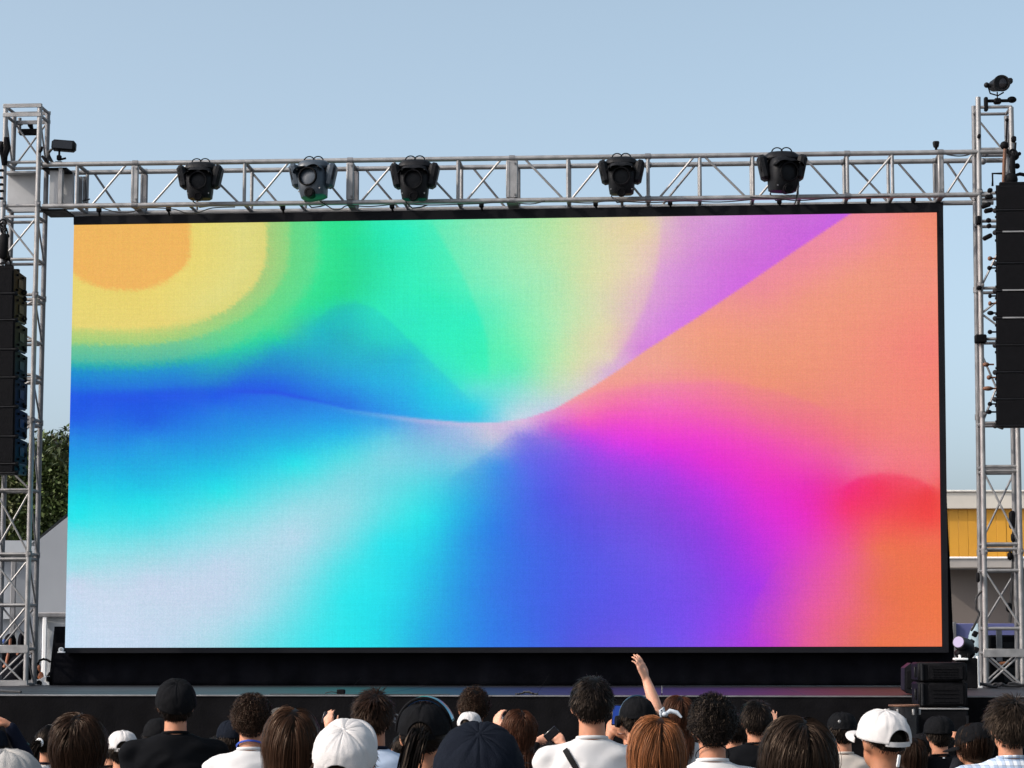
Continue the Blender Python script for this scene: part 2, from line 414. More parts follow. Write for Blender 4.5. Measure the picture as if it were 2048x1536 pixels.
PB = """150 800 33 90 228;150 840 36 95 228;150 880 36 135 228;150 920 36 160 228;150 960 34 185 228;150 1000 33 215 232;150 1040 45 228 235;150 1070 100 222 232;150 1100 130 225 232
150 1140 160 220 232;150 1165 195 214 235;150 1220 197 219 240;150 1290 198 220 242;300 810 33 88 226;300 850 34 100 225;300 890 38 150 228;300 930 36 170 225;300 970 35 190 228
300 1010 40 222 232;300 1050 75 222 232;300 1090 130 220 230;300 1130 170 218 232;300 1160 195 214 236;300 1220 196 216 236;300 1290 196 216 238;450 795 33 90 230;450 830 35 125 226
450 870 36 145 226;450 910 36 170 225;450 950 36 200 230;450 985 45 225 232;450 1030 110 222 230;450 1080 155 220 232;450 1130 190 214 235;450 1200 192 214 235;450 1290 165 219 233
600 810 36 120 226;600 850 36 150 228;600 890 36 180 228;600 930 42 222 232;600 970 95 218 228;600 1020 150 218 230;600 1080 180 216 234;600 1150 148 218 231;600 1220 112 221 231;600 1290 78 224 232
520 1220 168 218 234;520 1290 122 221 232;650 1290 55 226 235;700 835 40 150 230;700 870 40 180 232;700 910 75 215 228;700 960 125 215 228;700 1020 145 218 230;700 1080 120 220 230
700 1140 70 225 232;700 1200 45 228 235;700 1290 40 228 235;780 850 60 165 230;780 880 95 200 228;780 920 125 210 228;780 970 110 215 228;780 1030 90 222 230;780 1090 42 225 235
780 1180 38 222 235;780 1290 38 210 230;860 855 130 170 225;860 890 125 190 225;860 930 115 205 228;860 980 75 215 228;860 1040 40 222 232;860 1100 36 205 230;860 1200 38 185 228;860 1290 38 170 228
940 860 170 190 225;940 890 150 185 225;940 925 120 190 225;940 960 75 180 225;940 1010 45 175 228;940 1080 40 155 228;940 1180 40 145 228;940 1290 42 140 230
1000 856 205 190 220;1000 880 190 190 220;1000 905 140 175 225;1000 935 70 150 228;1000 980 60 140 228;1000 1060 45 125 228;1000 1180 50 120 228;1000 1290 48 120 228
1060 855 205 175 222;1060 880 135 125 225;1060 920 100 110 232;1060 960 80 110 232;1060 1060 65 105 228;1060 1200 58 105 228;1060 1290 55 110 228
1120 840 220 130 205;1120 862 190 95 215;1120 890 140 100 225;1120 930 110 90 230;1120 1000 85 85 228;1120 1100 70 95 228;1120 1290 70 95 225
1180 810 240 140 165;1180 850 235 90 195;1180 875 200 70 225;1180 910 150 75 230;1180 980 115 80 225;1180 1080 85 85 225;1180 1290 85 85 222
1250 770 240 150 150;1250 810 242 115 170;1250 850 235 75 200;1250 890 215 60 225;1250 930 165 65 230;1250 1000 125 75 222;1250 1100 100 85 228;1250 1290 100 85 225
1330 730 238 160 145;1330 770 238 140 155;1330 810 242 110 180;1330 850 240 80 195;1330 900 222 50 220;1330 950 170 60 228;1330 1030 130 70 222;1330 1120 115 80 230;1330 1290 105 85 235
1430 660 240 155 130;1430 740 236 148 130;1430 780 240 130 150;1430 830 240 100 170;1430 880 238 65 200;1430 930 225 48 210;1430 990 185 52 225;1430 1080 145 60 225;1430 1180 130 70 228;1430 1290 140 72 230
1530 580 236 140 150;1530 660 238 152 130;1530 780 236 140 125;1530 840 238 110 150;1530 900 238 70 185;1530 960 232 50 195;1530 1030 215 46 212;1530 1100 190 50 220;1530 1180 170 55 225;1530 1290 185 60 210
1620 520 238 140 155;1620 600 238 150 130;1620 800 235 135 125;1620 860 238 110 140;1620 920 238 80 170;1620 980 232 46 180;1620 1040 232 45 190;1620 1090 225 60 190;1620 1150 220 75 180;1620 1220 225 85 165;1620 1290 225 90 150
1700 470 238 140 160;1700 560 238 152 130;1700 800 238 138 122;1700 880 238 115 130;1700 940 236 90 150;1700 980 240 55 130;1700 1020 242 55 115;1700 1060 238 70 130;1700 1120 235 90 140;1700 1200 232 100 130;1700 1290 225 105 110
1760 430 238 140 145;1760 520 238 148 130;1760 700 240 140 122;1760 880 240 125 125;1760 940 240 105 130;1760 975 240 65 100;1760 1010 238 62 95;1760 1050 240 85 90;1760 1100 235 110 85;1760 1180 230 110 85;1760 1290 232 115 80
1860 440 238 140 115;1860 560 240 145 125;1860 700 242 130 120;1860 850 240 130 118;1860 940 240 115 120;1860 970 240 100 105;1860 990 235 75 75;1860 1040 238 75 70;1860 1080 236 105 80;1860 1150 234 112 75;1860 1290 235 118 80"""
def parse(t):
    return np.array([[float(a) for a in q.split()] for l in t.split('\n') for q in l.split(';') if q.strip()])
def rbf(P, X, Y):
    """smooth surface through scattered colour samples (linear kernel)"""
    p = P[:, :2] * np.array([0.7, 1.0]); n = len(p)
    A = np.sqrt(((p[:, None] - p[None]) ** 2).sum(-1) + 64)
    K = np.zeros((n + 3, n + 3)); K[:n, :n] = A + np.eye(n) * -0.5; K[:n, n] = 1; K[:n, n + 1:] = p; K[n, :n] = 1; K[n + 1:, :n] = p.T
    b = np.zeros((n + 3, 3)); b[:n] = P[:, 2:]
    c = np.linalg.solve(K, b)
    q = np.stack([X.ravel() * 0.7, Y.ravel()], 1); out = np.zeros((len(q), 3))
    for i in range(0, len(q), 20000):
        qq = q[i:i + 20000]
        out[i:i + 20000] = np.sqrt(((qq[:, None] - p[None]) ** 2).sum(-1) + 64) @ c[:n] + c[n] + qq @ c[n + 1:]
    return out.reshape(X.shape + (3,))
def ramp(r, pts):
    xs_ = [p[0] for p in pts]
    return np.stack([np.interp(r, xs_, [p[1][k] for p in pts]) for k in range(3)], -1)
def sstep(a, b, x):
    t = np.clip((x - a) / (b - a), 0, 1); return t * t * (3 - 2 * t)
def screen_colours(X, Y):
    rng = np.random.default_rng(5)
    jx, jy = rng.normal(0, 1.8, X.shape), rng.normal(0, 1.8, X.shape)     # ragged edges, as between the picture's coarse tones
    X0, Y0 = X, Y
    X = X + jx; Y = Y + jy
    A = rbf(parse(PA), X, Y); B = rbf(parse(PB), X, Y)
    dy = Y - 502; dx = np.where(X > 262, (X - 262) * 0.605, (X - 262) * np.interp(dy, [0, 60, 85, 150], [.62, .56, .50, .26]))
    dx = np.where(dy < 0, np.abs(dx), dx)
    r = np.sqrt(dx ** 2 + np.where(dy < 0, dy * .25, dy) ** 2)
    ang = np.clip(np.where(X < 262, 1.0, np.clip(dy, 0, None) / (np.abs(dx) + np.clip(dy, 0, None) + 1e-3)), 0, 1)
    bot = ramp(r, [(0, (238, 182, 95)), (77, (238, 181, 95)), (85, (232, 211, 112)), (155, (230, 212, 118)), (168, (190, 208, 120)), (188, (160, 206, 125)), (197, (112, 197, 150)), (222, (85, 188, 162)),
                   (234, (45, 172, 175)), (246, (33, 145, 205)), (275, (33, 118, 218)), (298, (33, 90, 228)), (340, (35, 92, 228)), (400, (35, 95, 228))])
    rig = ramp(r, [(0, (238, 182, 95)), (72, (238, 181, 95)), (78, (232, 213, 115)), (140, (224, 217, 130)), (166, (220, 214, 125)), (172, (165, 205, 125)), (192, (145, 212, 130)), (201, (104, 215, 135)),
                   (226, (90, 220, 144)), (240, (52, 226, 148)), (262, (42, 224, 145)), (300, (38, 216, 148)), (400, (40, 214, 150))])
    w = sstep(.45, .85, ang)[..., None]
    left = bot * w + rig * (1 - w)
    wl = (1 - sstep(560, 690, X + np.clip(Y - 600, 0, 200) * 1.1 - 70 * (1 - sstep(540, 640, Y))))[..., None]
    A = left * wl + A * (1 - wl)
    X, Y = X0, Y0
    cy = np.interp(X, [p[0] for p in CREASE], [p[1] for p in CREASE])
    soft = np.where(X < 420, 26.0, np.where(X < 600, 26 - (X - 420) / 180 * 23.0, 3.0))
    k = np.clip((Y - cy) / soft + .5, 0, 1)[..., None]
    C = A * (1 - k) + B * k
    line = np.exp(-((Y - cy - 4) / 5.0) ** 2) * sstep(640, 900, X) * (1 - sstep(960, 1100, X))   # pale seam
    C = C * (1 - .45 * line[..., None]) + np.array([205, 190, 225]) * .45 * line[..., None]
    line = np.exp(-((Y - cy) / 4.0) ** 2) * sstep(430, 520, X) * (1 - sstep(600, 700, X))
    C = C * (1 - .6 * line[..., None]) + np.array([40, 80, 228]) * .6 * line[..., None]
    # crisp rims of the picture's swirls: colour steps that fade away from each curve
    for vert, cur, lo, hi, dn, dp_, L_ in (
        (1, [(430, 1332), (520, 1326), (570, 1316), (620, 1298), (680, 1268), (742, 1225)], 424, 748, (3, 8, -6), (-2, -10, 6), 50),
        (0, [(630, 648), (680, 615), (720, 607), (760, 620), (800, 655), (850, 705), (900, 755), (950, 802)], 625, 965, (1, 6, -4), (-3, -11, 3), 34),
        (1, [(440, 872), (540, 930), (620, 965), (680, 985), (770, 990)], 428, 775, (-14, 2, 0), (14, 0, -2), 34),
        (0, [(1680, 982), (1720, 960), (1760, 951), (1800, 953), (1840, 964), (1885, 988)], 1670, 1890, (0, 14, 10), (0, -20, -6), 30),
        (0, [(1120, 828), (1200, 790), (1300, 772), (1450, 766), (1560, 786), (1660, 822)], 1110, 1680, (1, 4, -5), (0, -5, 5), 40),
        (0, [(900, 965), (950, 935), (1000, 900), (1050, 862)], 890, 1060, (6, 6, 0), (-6, -7, 0), 26),
        (1, [(1130, 1560), (1200, 1520), (1290, 1500)], 1120, 1296, (-3, -2, 4), (4, 3, -5), 50)):
        a_, b_ = (Y, X) if vert else (X, Y)
        cc = np.interp(a_, [q[0] for q in cur], [q[1] for q in cur]) + rng.normal(0, .5, X.shape); dd = b_ - cc
        rngw = sstep(lo, lo + 40, a_) * (1 - sstep(hi - 40, hi, a_)); fall = np.exp(-np.abs(dd) / L_) * rngw
        k_ = (.5 + .5 * np.tanh(dd / 5.0))[..., None]; C = C + fall[..., None] * (k_ * np.array(dp_, float) + (1 - k_) * np.array(dn, float))
    return np.clip(C, 0, 255)
c_tl, c_tr, c_br, c_bl = S(148, 450), S(1873.5, 425), S(1884, 1293), S(130, 1295.5)
NX_, NY_ = 470, 236
uu, vv = np.meshgrid(np.linspace(0, 1, NX_ + 1), np.linspace(0, 1, NY_ + 1))
def bil(a, b, c, d): return a * (1 - uu) * (1 - vv) + b * uu * (1 - vv) + c * uu * vv + d * (1 - uu) * vv
TX = bil(c_tl.x, c_tr.x, c_br.x, c_bl.x); TZ = bil(c_tl.z, c_tr.z, c_br.z, c_bl.z)
PXX = bil(148, 1873.5, 1884, 130); PYY = bil(450, 425, 1293, 1295.5)
colr = screen_colours(PXX, PYY) / 255.0
lin = np.where(colr <= 0.04045, colr / 12.92, ((colr + 0.055) / 1.055) ** 2.4)
scr = Thing('led_screen', 'giant video wall glowing with swirling rainbow gradient above the stage', 'screen', (0, 0.08, c_bl.z))
m_ = MB()
m_.v = [(float(a), 0.0, float(b)) for a, b in zip(TX.ravel(), TZ.ravel())]
ii = np.arange((NX_ + 1) * (NY_ + 1)).reshape(NY_ + 1, NX_ + 1)
m_.f = [tuple(int(k) for k in q) for q in np.stack([ii[:-1, :-1], ii[1:, :-1], ii[1:, 1:], ii[:-1, 1:]], -1).reshape(-1, 4)]
me = bpy.data.meshes.new('display'); me.from_pydata([(a, b - .08, c - c_bl.z) for a, b, c in m_.v], [], m_.f)
ca = me.color_attributes.new('picture', 'FLOAT_COLOR', 'POINT')
buf = np.ones((len(m_.v), 4), np.float32); buf[:, :3] = lin.reshape(-1, 3); ca.data.foreach_set('color', buf.ravel())
def screen_material():
    m = bpy.data.materials.new('led_display'); N, L, P = nodes_of(m)
    at = N.new('ShaderNodeAttribute'); at.attribute_name = 'picture'
    tc = N.new('ShaderNodeTexCoord')
    # diode grid: a random gain for each small cell, stretched into rows and columns
    def cells(sx, sz, amp):
        sn = N.new('ShaderNodeVectorMath'); sn.operation = 'SNAP'; sn.inputs[1].default_value = (sx, 1, sz)
        L.new(tc.outputs['Object'], sn.inputs[0])
        wnn = N.new('ShaderNodeTexWhiteNoise'); L.new(sn.outputs[0], wnn.inputs['Vector'])
        mr = N.new('ShaderNodeMapRange'); mr.inputs['To Min'].default_value = 1 - amp; mr.inputs['To Max'].default_value = 1 + amp
        L.new(wnn.outputs['Value'], mr.inputs['Value']); return mr.outputs[0], wnn.outputs['Color']
    a, ac = cells(.0085, .0085, .045); b, _ = cells(.0085, .5, .018); c, _ = cells(.5, .0085, .018)
    m1 = N.new('ShaderNodeMath'); m1.operation = 'MULTIPLY'; L.new(a, m1.inputs[0]); L.new(b, m1.inputs[1])
    m2 = N.new('ShaderNodeMath'); m2.operation = 'MULTIPLY'; L.new(m1.outputs[0], m2.inputs[0]); L.new(c, m2.inputs[1])
    g_, _ = cells(.5, .5, .006); m3 = N.new('ShaderNodeMath'); m3.operation = 'MULTIPLY'; L.new(m2.outputs[0], m3.inputs[0]); L.new(g_, m3.inputs[1]); m2 = m3
    tint = N.new('ShaderNodeMixRGB'); tint.blend_type = 'OVERLAY'; tint.inputs[0].default_value = .06
    L.new(at.outputs['Color'], tint.inputs[1]); L.new(ac, tint.inputs[2])
    sc = N.new('ShaderNodeVectorMath'); sc.operation = 'SCALE'; L.new(tint.outputs[0], sc.inputs[0]); L.new(m2.outputs[0], sc.inputs['Scale'])
    L.new(sc.outputs[0], P.inputs['Emission Color']); P.inputs['Emission Strength'].default_value = 1.0 * GAIN
    P.inputs['Base Color'].default_value = (.004, .004, .004, 1); P.inputs['Roughness'].default_value = .9; P.inputs['Specular IOR Level'].default_value = .05
    return m
dp = link('display', me, screen_material(), scr.o)
def quadbar(pa, pb, pc, pd, d0, d1, name, m):
    """bar whose front outline is the four points seen at the given pixels"""
    q = [S(*pa), S(*pb), S(*pc), S(*pd)]; b = MB(); b.prism([(v.x, v.z) for v in q], -d0, -d1); return scr.part(name, b, m, smooth=False)
quadbar((148, 433), (1886, 405), (1886, 424.5), (148, 449.5), .02, -.14, 'bezel', BEZ)
quadbar((1874.5, 425), (1886, 424.6), (1897, 1305), (1885, 1294), .02, -.14, 'bezel', BEZ)
quadbar((130, 1296), (1884.5, 1293.8), (1896.7, 1305.2), (122, 1306), .02, -.14, 'bezel', BEZ)
b = MB(); b.prism([(c_tl.x + .003, c_tl.z + .04), (c_tr.x, c_tr.z), (c_br.x, c_br.z), (c_bl.x + .003, c_bl.z)], .012, .13); scr.part('cabinet_back', b, BLK, smooth=False)

def drape(name, label, pts_top, pts_bot, d, m=BLKC, amp=.02, freq=14, group=None):
    """hanging cloth between a top and a bottom line (pixels), with folds"""
    a0, a1 = S(*pts_top[0], d), S(*pts_top[1], d); b0, b1 = S(*pts_bot[0], d), S(*pts_bot[1], d)
    L_ = max((a1 - a0).length, (b1 - b0).length); n = max(8, int(L_ * 60)); rows = 8; b = MB(); vs = []
    for j in range(rows + 1):
        t = j / rows
        for i in range(n + 1):
            u = i / n; p = a0.lerp(a1, u).lerp(b0.lerp(b1, u), t)
            ph = u * L_ * freq
            vs.append((p.x, p.y - amp * (.35 + .65 * t) * (math.sin(ph + .7 * math.sin(ph * .31)) + .3 * math.sin(ph * 2.7 + 2)), p.z))
    b.add(vs, [(j * (n + 1) + i, j * (n + 1) + i + 1, (j + 1) * (n + 1) + i + 1, (j + 1) * (n + 1) + i) for j in range(rows) for i in range(n)])
    o = solo(name, b, m, label, 'curtain', group, base=b0)
    md = o.modifiers.new('cloth_thickness', 'SOLIDIFY'); md.thickness = .008
    return o
drape('drape', 'long black masking cloth hanging below the screen down to the deck', ((108, 1286), (1908, 1286)), ((105, 1371.5), (1908, 1371.5)), -.17, amp=.012, freq=11)
drape('drape', 'narrow black cloth leg standing at the screen\'s lower left corner', ((109, 1253), (131, 1253)), ((97, 1371.5), (131, 1371.5)), -.22, amp=.012)
drape('drape', 'tall black cloth edge flaring out behind the screen\'s right side', ((1884, 900), (1889, 900)), ((1880, 1303), (1908, 1303)), -.30, amp=.006)

# ------------------------------------------------------------------ truss beam
FD, BD = .22, -.22
RT = .027
ZT, ZB = S(1024, 316.5, FD).z, S(1024, 401, FD).z
def T(px, y=360, d=FD): return S(px, y, d).x
beam = Thing('truss_beam', 'long aluminium box truss spanning over the screen between both towers', 'truss', (0, 0, ZB))
def tb(th, name, p, q, r=RT, m=ALU, n=10):
    b = MB(); b.tube(p, q, r, n); return th.part(name, b, m)
xl, xr = T(86, 330), T(2020, 298)
xrb = T(1980, 386)
for d, z, a, b_ in ((FD, ZT, xl, xr), (BD, ZT, xl, xr), (FD, ZB, xl, xrb), (BD, ZB, xl, xrb + .1)):
    cuts = [a] + [T(px) for px in (270, 700, 1024, 1296, 1695, 1882)] + [b_]
    for i in range(len(cuts) - 1):
        tb(beam, 'chord', (cuts[i] + .004, -d, z), (cuts[i + 1] - .004, -d, z))
        if i: 
            b = MB(); b.tube((cuts[i] - .03, -d, z), (cuts[i] + .03, -d, z), RT * 1.22, 12); beam.part('coupler', b, ALUD)
thick = (270, 700, 1024, 1882)
for px in (154, 270, 378, 489, 599, 700, 808, 916, 1024, 1136, 1243, 1296, 1400, 1506, 1600, 1695, 1785, 1882):
    t = T(px)
    if px in (378, 599, 808, 1243, 1600):      # intermediate bay: back face and underside only
        tb(beam, 'strut', (t, -BD, ZB), (t, -BD, ZT), .014, ALUD); tb(beam, 'strut', (t, -FD, ZB), (t, -BD, ZB), .016, ALUD); continue
    for d in (FD, BD):
        if px in thick:
            w_ = {270: .075, 700: .075, 1024: .125, 1882: .06}[px]
            b = MB(); b.box((t, -d, (ZT + ZB) / 2), (w_, .05, ZT - ZB - .052), bev=.008); b.box((t - w_ / 4, -d - .027, (ZT + ZB) / 2), (.006, .006, ZT - ZB - .08))
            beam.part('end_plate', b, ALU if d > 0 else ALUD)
            if d > 0:
                for zz_ in (ZT - .06, ZB + .06):
                    b = MB(); b.tube((t + w_ / 4, -d - .025, zz_), (t + w_ / 4, -d - .042, zz_), .011, 6); beam.part('bolt', b, ALUD)
        else: tb(beam, 'strut', (t, -d, ZB + .02), (t, -d, ZT - .02), .019)
    for z in (ZT, ZB): tb(beam, 'crosspiece', (t, -FD + .02, z), (t, -BD - .02, z), .02, ALUD)
    if px in thick and z == ZB:
        b = MB(); b.box((t, 0, ZB), (w_, .38, .05), bev=.008); beam.part('end_plate', b, ALUD)
for d, pts in ((FD, [(184, 254, 1), (304, 378, 1), (395, 480, 0), (509, 579, 1), (620, 690, 0), (721, 793, 1), (830, 908, 0), (932, 1004, 1), (1048, 1128, 0), (1142, 1212, 1), (1216, 1286, 0), (1317, 1390, 1),
                   (1408, 1492, 0), (1516, 1590, 1), (1604, 1679, 0), (1714, 1789, 1), (1891, 1949, 1)]),
               (BD, [(187, 244, 0), (500, 570, 0), (730, 800, 0), (945, 1012, 0), (1322, 1392, 1), (1701, 1778, 0), (1795, 1866, 0), (1893, 1948, 0)])):
    for a, b_, up in pts:
        ta, tb_ = T(a, 360, d), T(b_, 360, d)
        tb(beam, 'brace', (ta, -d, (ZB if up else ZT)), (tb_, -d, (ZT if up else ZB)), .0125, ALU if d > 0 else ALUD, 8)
for px in (190, 330, 560, 780, 960, 1190, 1340, 1560, 1740, 1830):     # flat stiffening bars of the underside and the hangers that hold the screen
    t = T(px); b = MB(); b.tube((t, -.02, ZB - .02), (t + .01, -.01, S(px, 433 - 28 * (px - 148) / 1738 + 3, 0).z), .012, 8); b.box((t, -.02, ZB - .0), (.05, .06, .07), bev=.01)
    beam.part('hanger', b, BLK)
for d in (BD + .05,):
    b = MB(); b.box(((xl + xrb) / 2, -d, ZB - .018), (xrb - xl - .1, .05, .012)); beam.part('flat_bar', b, ALUD)

# ------------------------------------------------------------------ truss towers
TBD = -.10
def tower(label, fl, fr, rungs, bays, plates=(), base_py=1372, top_py=None, extra_left_top=0):
    """fl, fr: (top px, bottom px) of the two front posts; rungs: rows; bays: (row, row, front pattern, back pattern)"""
    z0 = ZD + .002
    def post_t(pp, z):
        a, b_ = S(pp[0][0], pp[0][1], FD), S(pp[1][0], pp[1][1], FD)
        u = (z - b_.z) / (a.z - b_.z); return b_.x + (a.x - b_.x) * u
    th = Thing('truss_tower', label, 'truss tower', ((post_t(fl, z0) + post_t(fr, z0)) / 2, 0, z0))
    ztop = S(fr[0][0], fr[0][1], FD).z; ztl = S(fl[0][0], fl[0][1], FD).z
    for pp, zt in ((fl, ztl), (fr, ztop)):
        for d in (FD, TBD):
            segs = [z0, S(0, 1108, FD).z, S(0, 841, FD).z, S(0, 590, FD).z, (ZB + ZT) / 2 - .2, (zt if d > 0 else zt - .02)]
            for i in range(len(segs) - 1):
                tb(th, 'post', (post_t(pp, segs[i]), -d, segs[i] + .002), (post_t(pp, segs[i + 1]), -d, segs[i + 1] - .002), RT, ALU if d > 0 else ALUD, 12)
                if 0 < i:
                    b = MB(); zc = segs[i]; b.tube((post_t(pp, zc), -d, zc - .03), (post_t(pp, zc), -d, zc + .03), RT * 1.25, 12); b.box((post_t(pp, zc) + .02, -d - .02, zc), (.03, .03, .03), bev=.006)
                    th.part('coupler', b, ALUD)
            b = MB(); b.box((post_t(pp, z0), -d, z0 + .004), (.10, .10, .008)); th.part('foot_plate', b, ALUD)
    for y in rungs:
        z = S(0, y, FD).z if fl[0][0] < 500 else S(2000, y, FD).z
        l, r = post_t(fl, z), post_t(fr, z)
        for (p, q) in (((l, -FD, z), (r, -FD, z)), ((l, -TBD, z), (r, -TBD, z)), ((l, -FD, z), (l, -TBD, z)), ((r, -FD, z), (r, -TBD, z))):
            if y in plates and p[1] == q[1]:
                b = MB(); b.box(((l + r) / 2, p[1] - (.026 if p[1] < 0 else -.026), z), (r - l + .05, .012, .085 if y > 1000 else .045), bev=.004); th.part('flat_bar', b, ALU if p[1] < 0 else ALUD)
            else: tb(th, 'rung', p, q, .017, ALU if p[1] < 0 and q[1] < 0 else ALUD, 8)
    for ya, yb, fp, bp in bays:
        za, zb = [S(0 if fl[0][0] < 500 else 2000, y, FD).z for y in (ya, yb)]
        for d, pat in ((FD, fp), (TBD, bp)):
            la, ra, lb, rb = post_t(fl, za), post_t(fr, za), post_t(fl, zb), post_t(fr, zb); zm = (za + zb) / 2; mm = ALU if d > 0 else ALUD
            D_ = d + (.008 if d > 0 else -.008)
            if 'x' in pat or '\\' in pat: tb(th, 'brace', (la, -D_, za), (rb, -D_, zb), .011, mm, 8)
            if 'x' in pat or '/' in pat: tb(th, 'brace', (ra, -d + .008, za), (lb, -d + .008, zb), .011, mm, 8)
            if '<' in pat:
                tb(th, 'brace', (ra, -d, za), (la, -d, zm), .011, mm, 8); tb(th, 'brace', (la, -d, zm), (rb, -d, zb), .011, mm, 8)
        # one diagonal on each side face
        for pp in (fl, fr):
            tb(th, 'brace', (post_t(pp, za), -FD, za), (post_t(pp, zb), -TBD, zb), .010, ALUD, 8)
    return th, post_t
LT, ltp = tower('weathered aluminium truss tower with grey sheets at its corner, beside the trees', ((12, 208), (-20, 1372)), ((80, 208), (51, 1372)),
    [213, 231, 325, 412, 434, 519, 590, 600, 682, 750, 760, 838, 848, 980, 1108, 1118, 1210, 1298, 1369],
    [(231, 325, '', '\\/'), (434, 519, 'x', ''), (600, 682, '<', ''), (760, 838, '<', ''), (848, 980, '<', ''), (980, 1108, 'x', ''), (1118, 1210, 'x', ''), (1210, 1298, '/', 'x'), (1298, 1369, 'x', '/')],
    plates=(213, 231, 1298, 1369))
RTW, rtp = tower('bright aluminium truss tower topped by a round black lamp', ((1956, 194), (1972, 1374)), ((2022, 214), (2046, 1374)),
    [214, 298, 386, 442, 576, 678, 846, 933, 942, 1088, 1098, 1141, 1257, 1306],
    [(214, 298, '', '\\'), (442, 576, '/', ''), (576, 678, '<', ''), (678, 846, '/', '\\'), (942, 1088, '\\', '/'), (1141, 1257, '\\', '/'), (1306, 1372, 'x', 'x')],
    plates=(1306,))
# grey sheets of the left corner
b = MB(); a0, a1 = T(16, 370, -.05), T(77, 370, -.05); b.box(((a0 + a1) / 2, .05, (ZT + ZB) / 2 - .02), (a1 - a0, .03, ZT - ZB - .02), bev=.004); b.box(((a0 + a1) / 2, .0, ZT - .05), (a1 - a0, .2, .02)); LT.part('corner_sheet', b, PLATE)
for px0, px1, d in ((100, 118, .1), (118, 126, .16), (127, 148, -.1)):
    a0, a1 = T(px0, 370, d), T(px1, 370, d); b = MB(); b.box(((a0 + a1) / 2, -d, (ZT + ZB) / 2), (a1 - a0, .02 + abs(d) * .3, ZT - ZB - .05), bev=.004); LT.part('corner_sheet', b, PLATE if px0 != 118 else ALU)
b = MB(); a0, a1 = T(92, 420, 0), T(140, 420, 0); b.box(((a0 + a1) / 2, 0, ZB - .035), (a1 - a0, .4, .02)); LT.part('corner_sheet', b, BLK); b = MB(); b.box(((a0 + a1) / 2, 0, ZT - .035), (a1 - a0, .36, .02)); LT.part('corner_sheet', b, BLK)
b = MB()
for px in (162, 172):
    t = T(px, 370, BD); b.box((t, -BD - .03, (ZT + ZB) / 2), (.05, .02, ZT - ZB - .1), bev=.003)
beam.part('end_plate', b, ALUD)
t = T(38, 300, BD); b = MB(); b.tube((t, -BD, S(38, 262, BD).z - .02), (t, -BD, S(38, 236, BD).z), .02, 10); b.tube((t, -BD, S(38, 250, BD).z), (t, -BD, S(38, 247, BD).z), .035, 10); LT.part('spigot', b, ALUD)
b = MB(); z = S(50, 262, BD).z; b.box((T(60, 262, BD), -BD - .03, z - .02), (.22, .05, .07), bev=.01); b.path([(T(66, 250, BD), -BD, z), (T(62, 246, BD), -BD - .02, z + .06), (T(57, 243, BD), -BD - .03, z + .09)], [.012, .03, .012]); LT.part('strap', b, BLK)
def strap(th, pts, d, r=.02, m=BLK):
    b = MB(); q = [S(x, y, d) for x, y in pts]; b.path([(v.x, v.y, v.z) for v in q], r if isinstance(r, list) else [r * (.5 + .5 * math.sin(math.pi * (i + .4) / (len(q) - .2))) for i in range(len(q))], 8); return th.part('strap', b, m)
strap(LT, [(13, 275), (14, 295), (8, 312), (9, 330)], .26, .045); strap(LT, [(3, 283), (1, 300), (8, 318)], .28, .03)
strap(LT, [(84, 293), (82, 300), (79, 305)], .26, .02); strap(LT, [(84, 312), (91, 320), (96, 326)], .26, .02)
for y, x in ((341, 3), (355, 2), (369, 2), (382, 3), (397, 2)):
    q = S(x, y, .3); b = MB(); b.box(q, (.05, .04, .025), bev=.006); LT.part('clamp', b, BLK)
for x, y, w_, h_, d in ((1961, 678, .12, .09, .26), (1957, 441, .05, .09, .25), (1958, 576, .05, .04, .25), (1956, 1155, .03, .1, .25), (2027, 279, .05, .06, .25), (1958, 273, .035, .045, .26), (1948, 270, .03, .14, -.2), (1949, 283, .05, .05, -.2)):
    q = S(x, y, d); b = MB(); b.box(q, (w_, .09, h_), bev=.012); RTW.part('clamp', b, BLK if y != 576 else BLK)
for x, y in ((1966, 323), (1971, 308)):
    q = S(x, y, .05); b = MB(); b.ball(q, .035, 12, 8); b.tube(q, (q.x - .06, q.y, q.z + .05), .014, 8); RTW.part('clamp', b, ALUD)

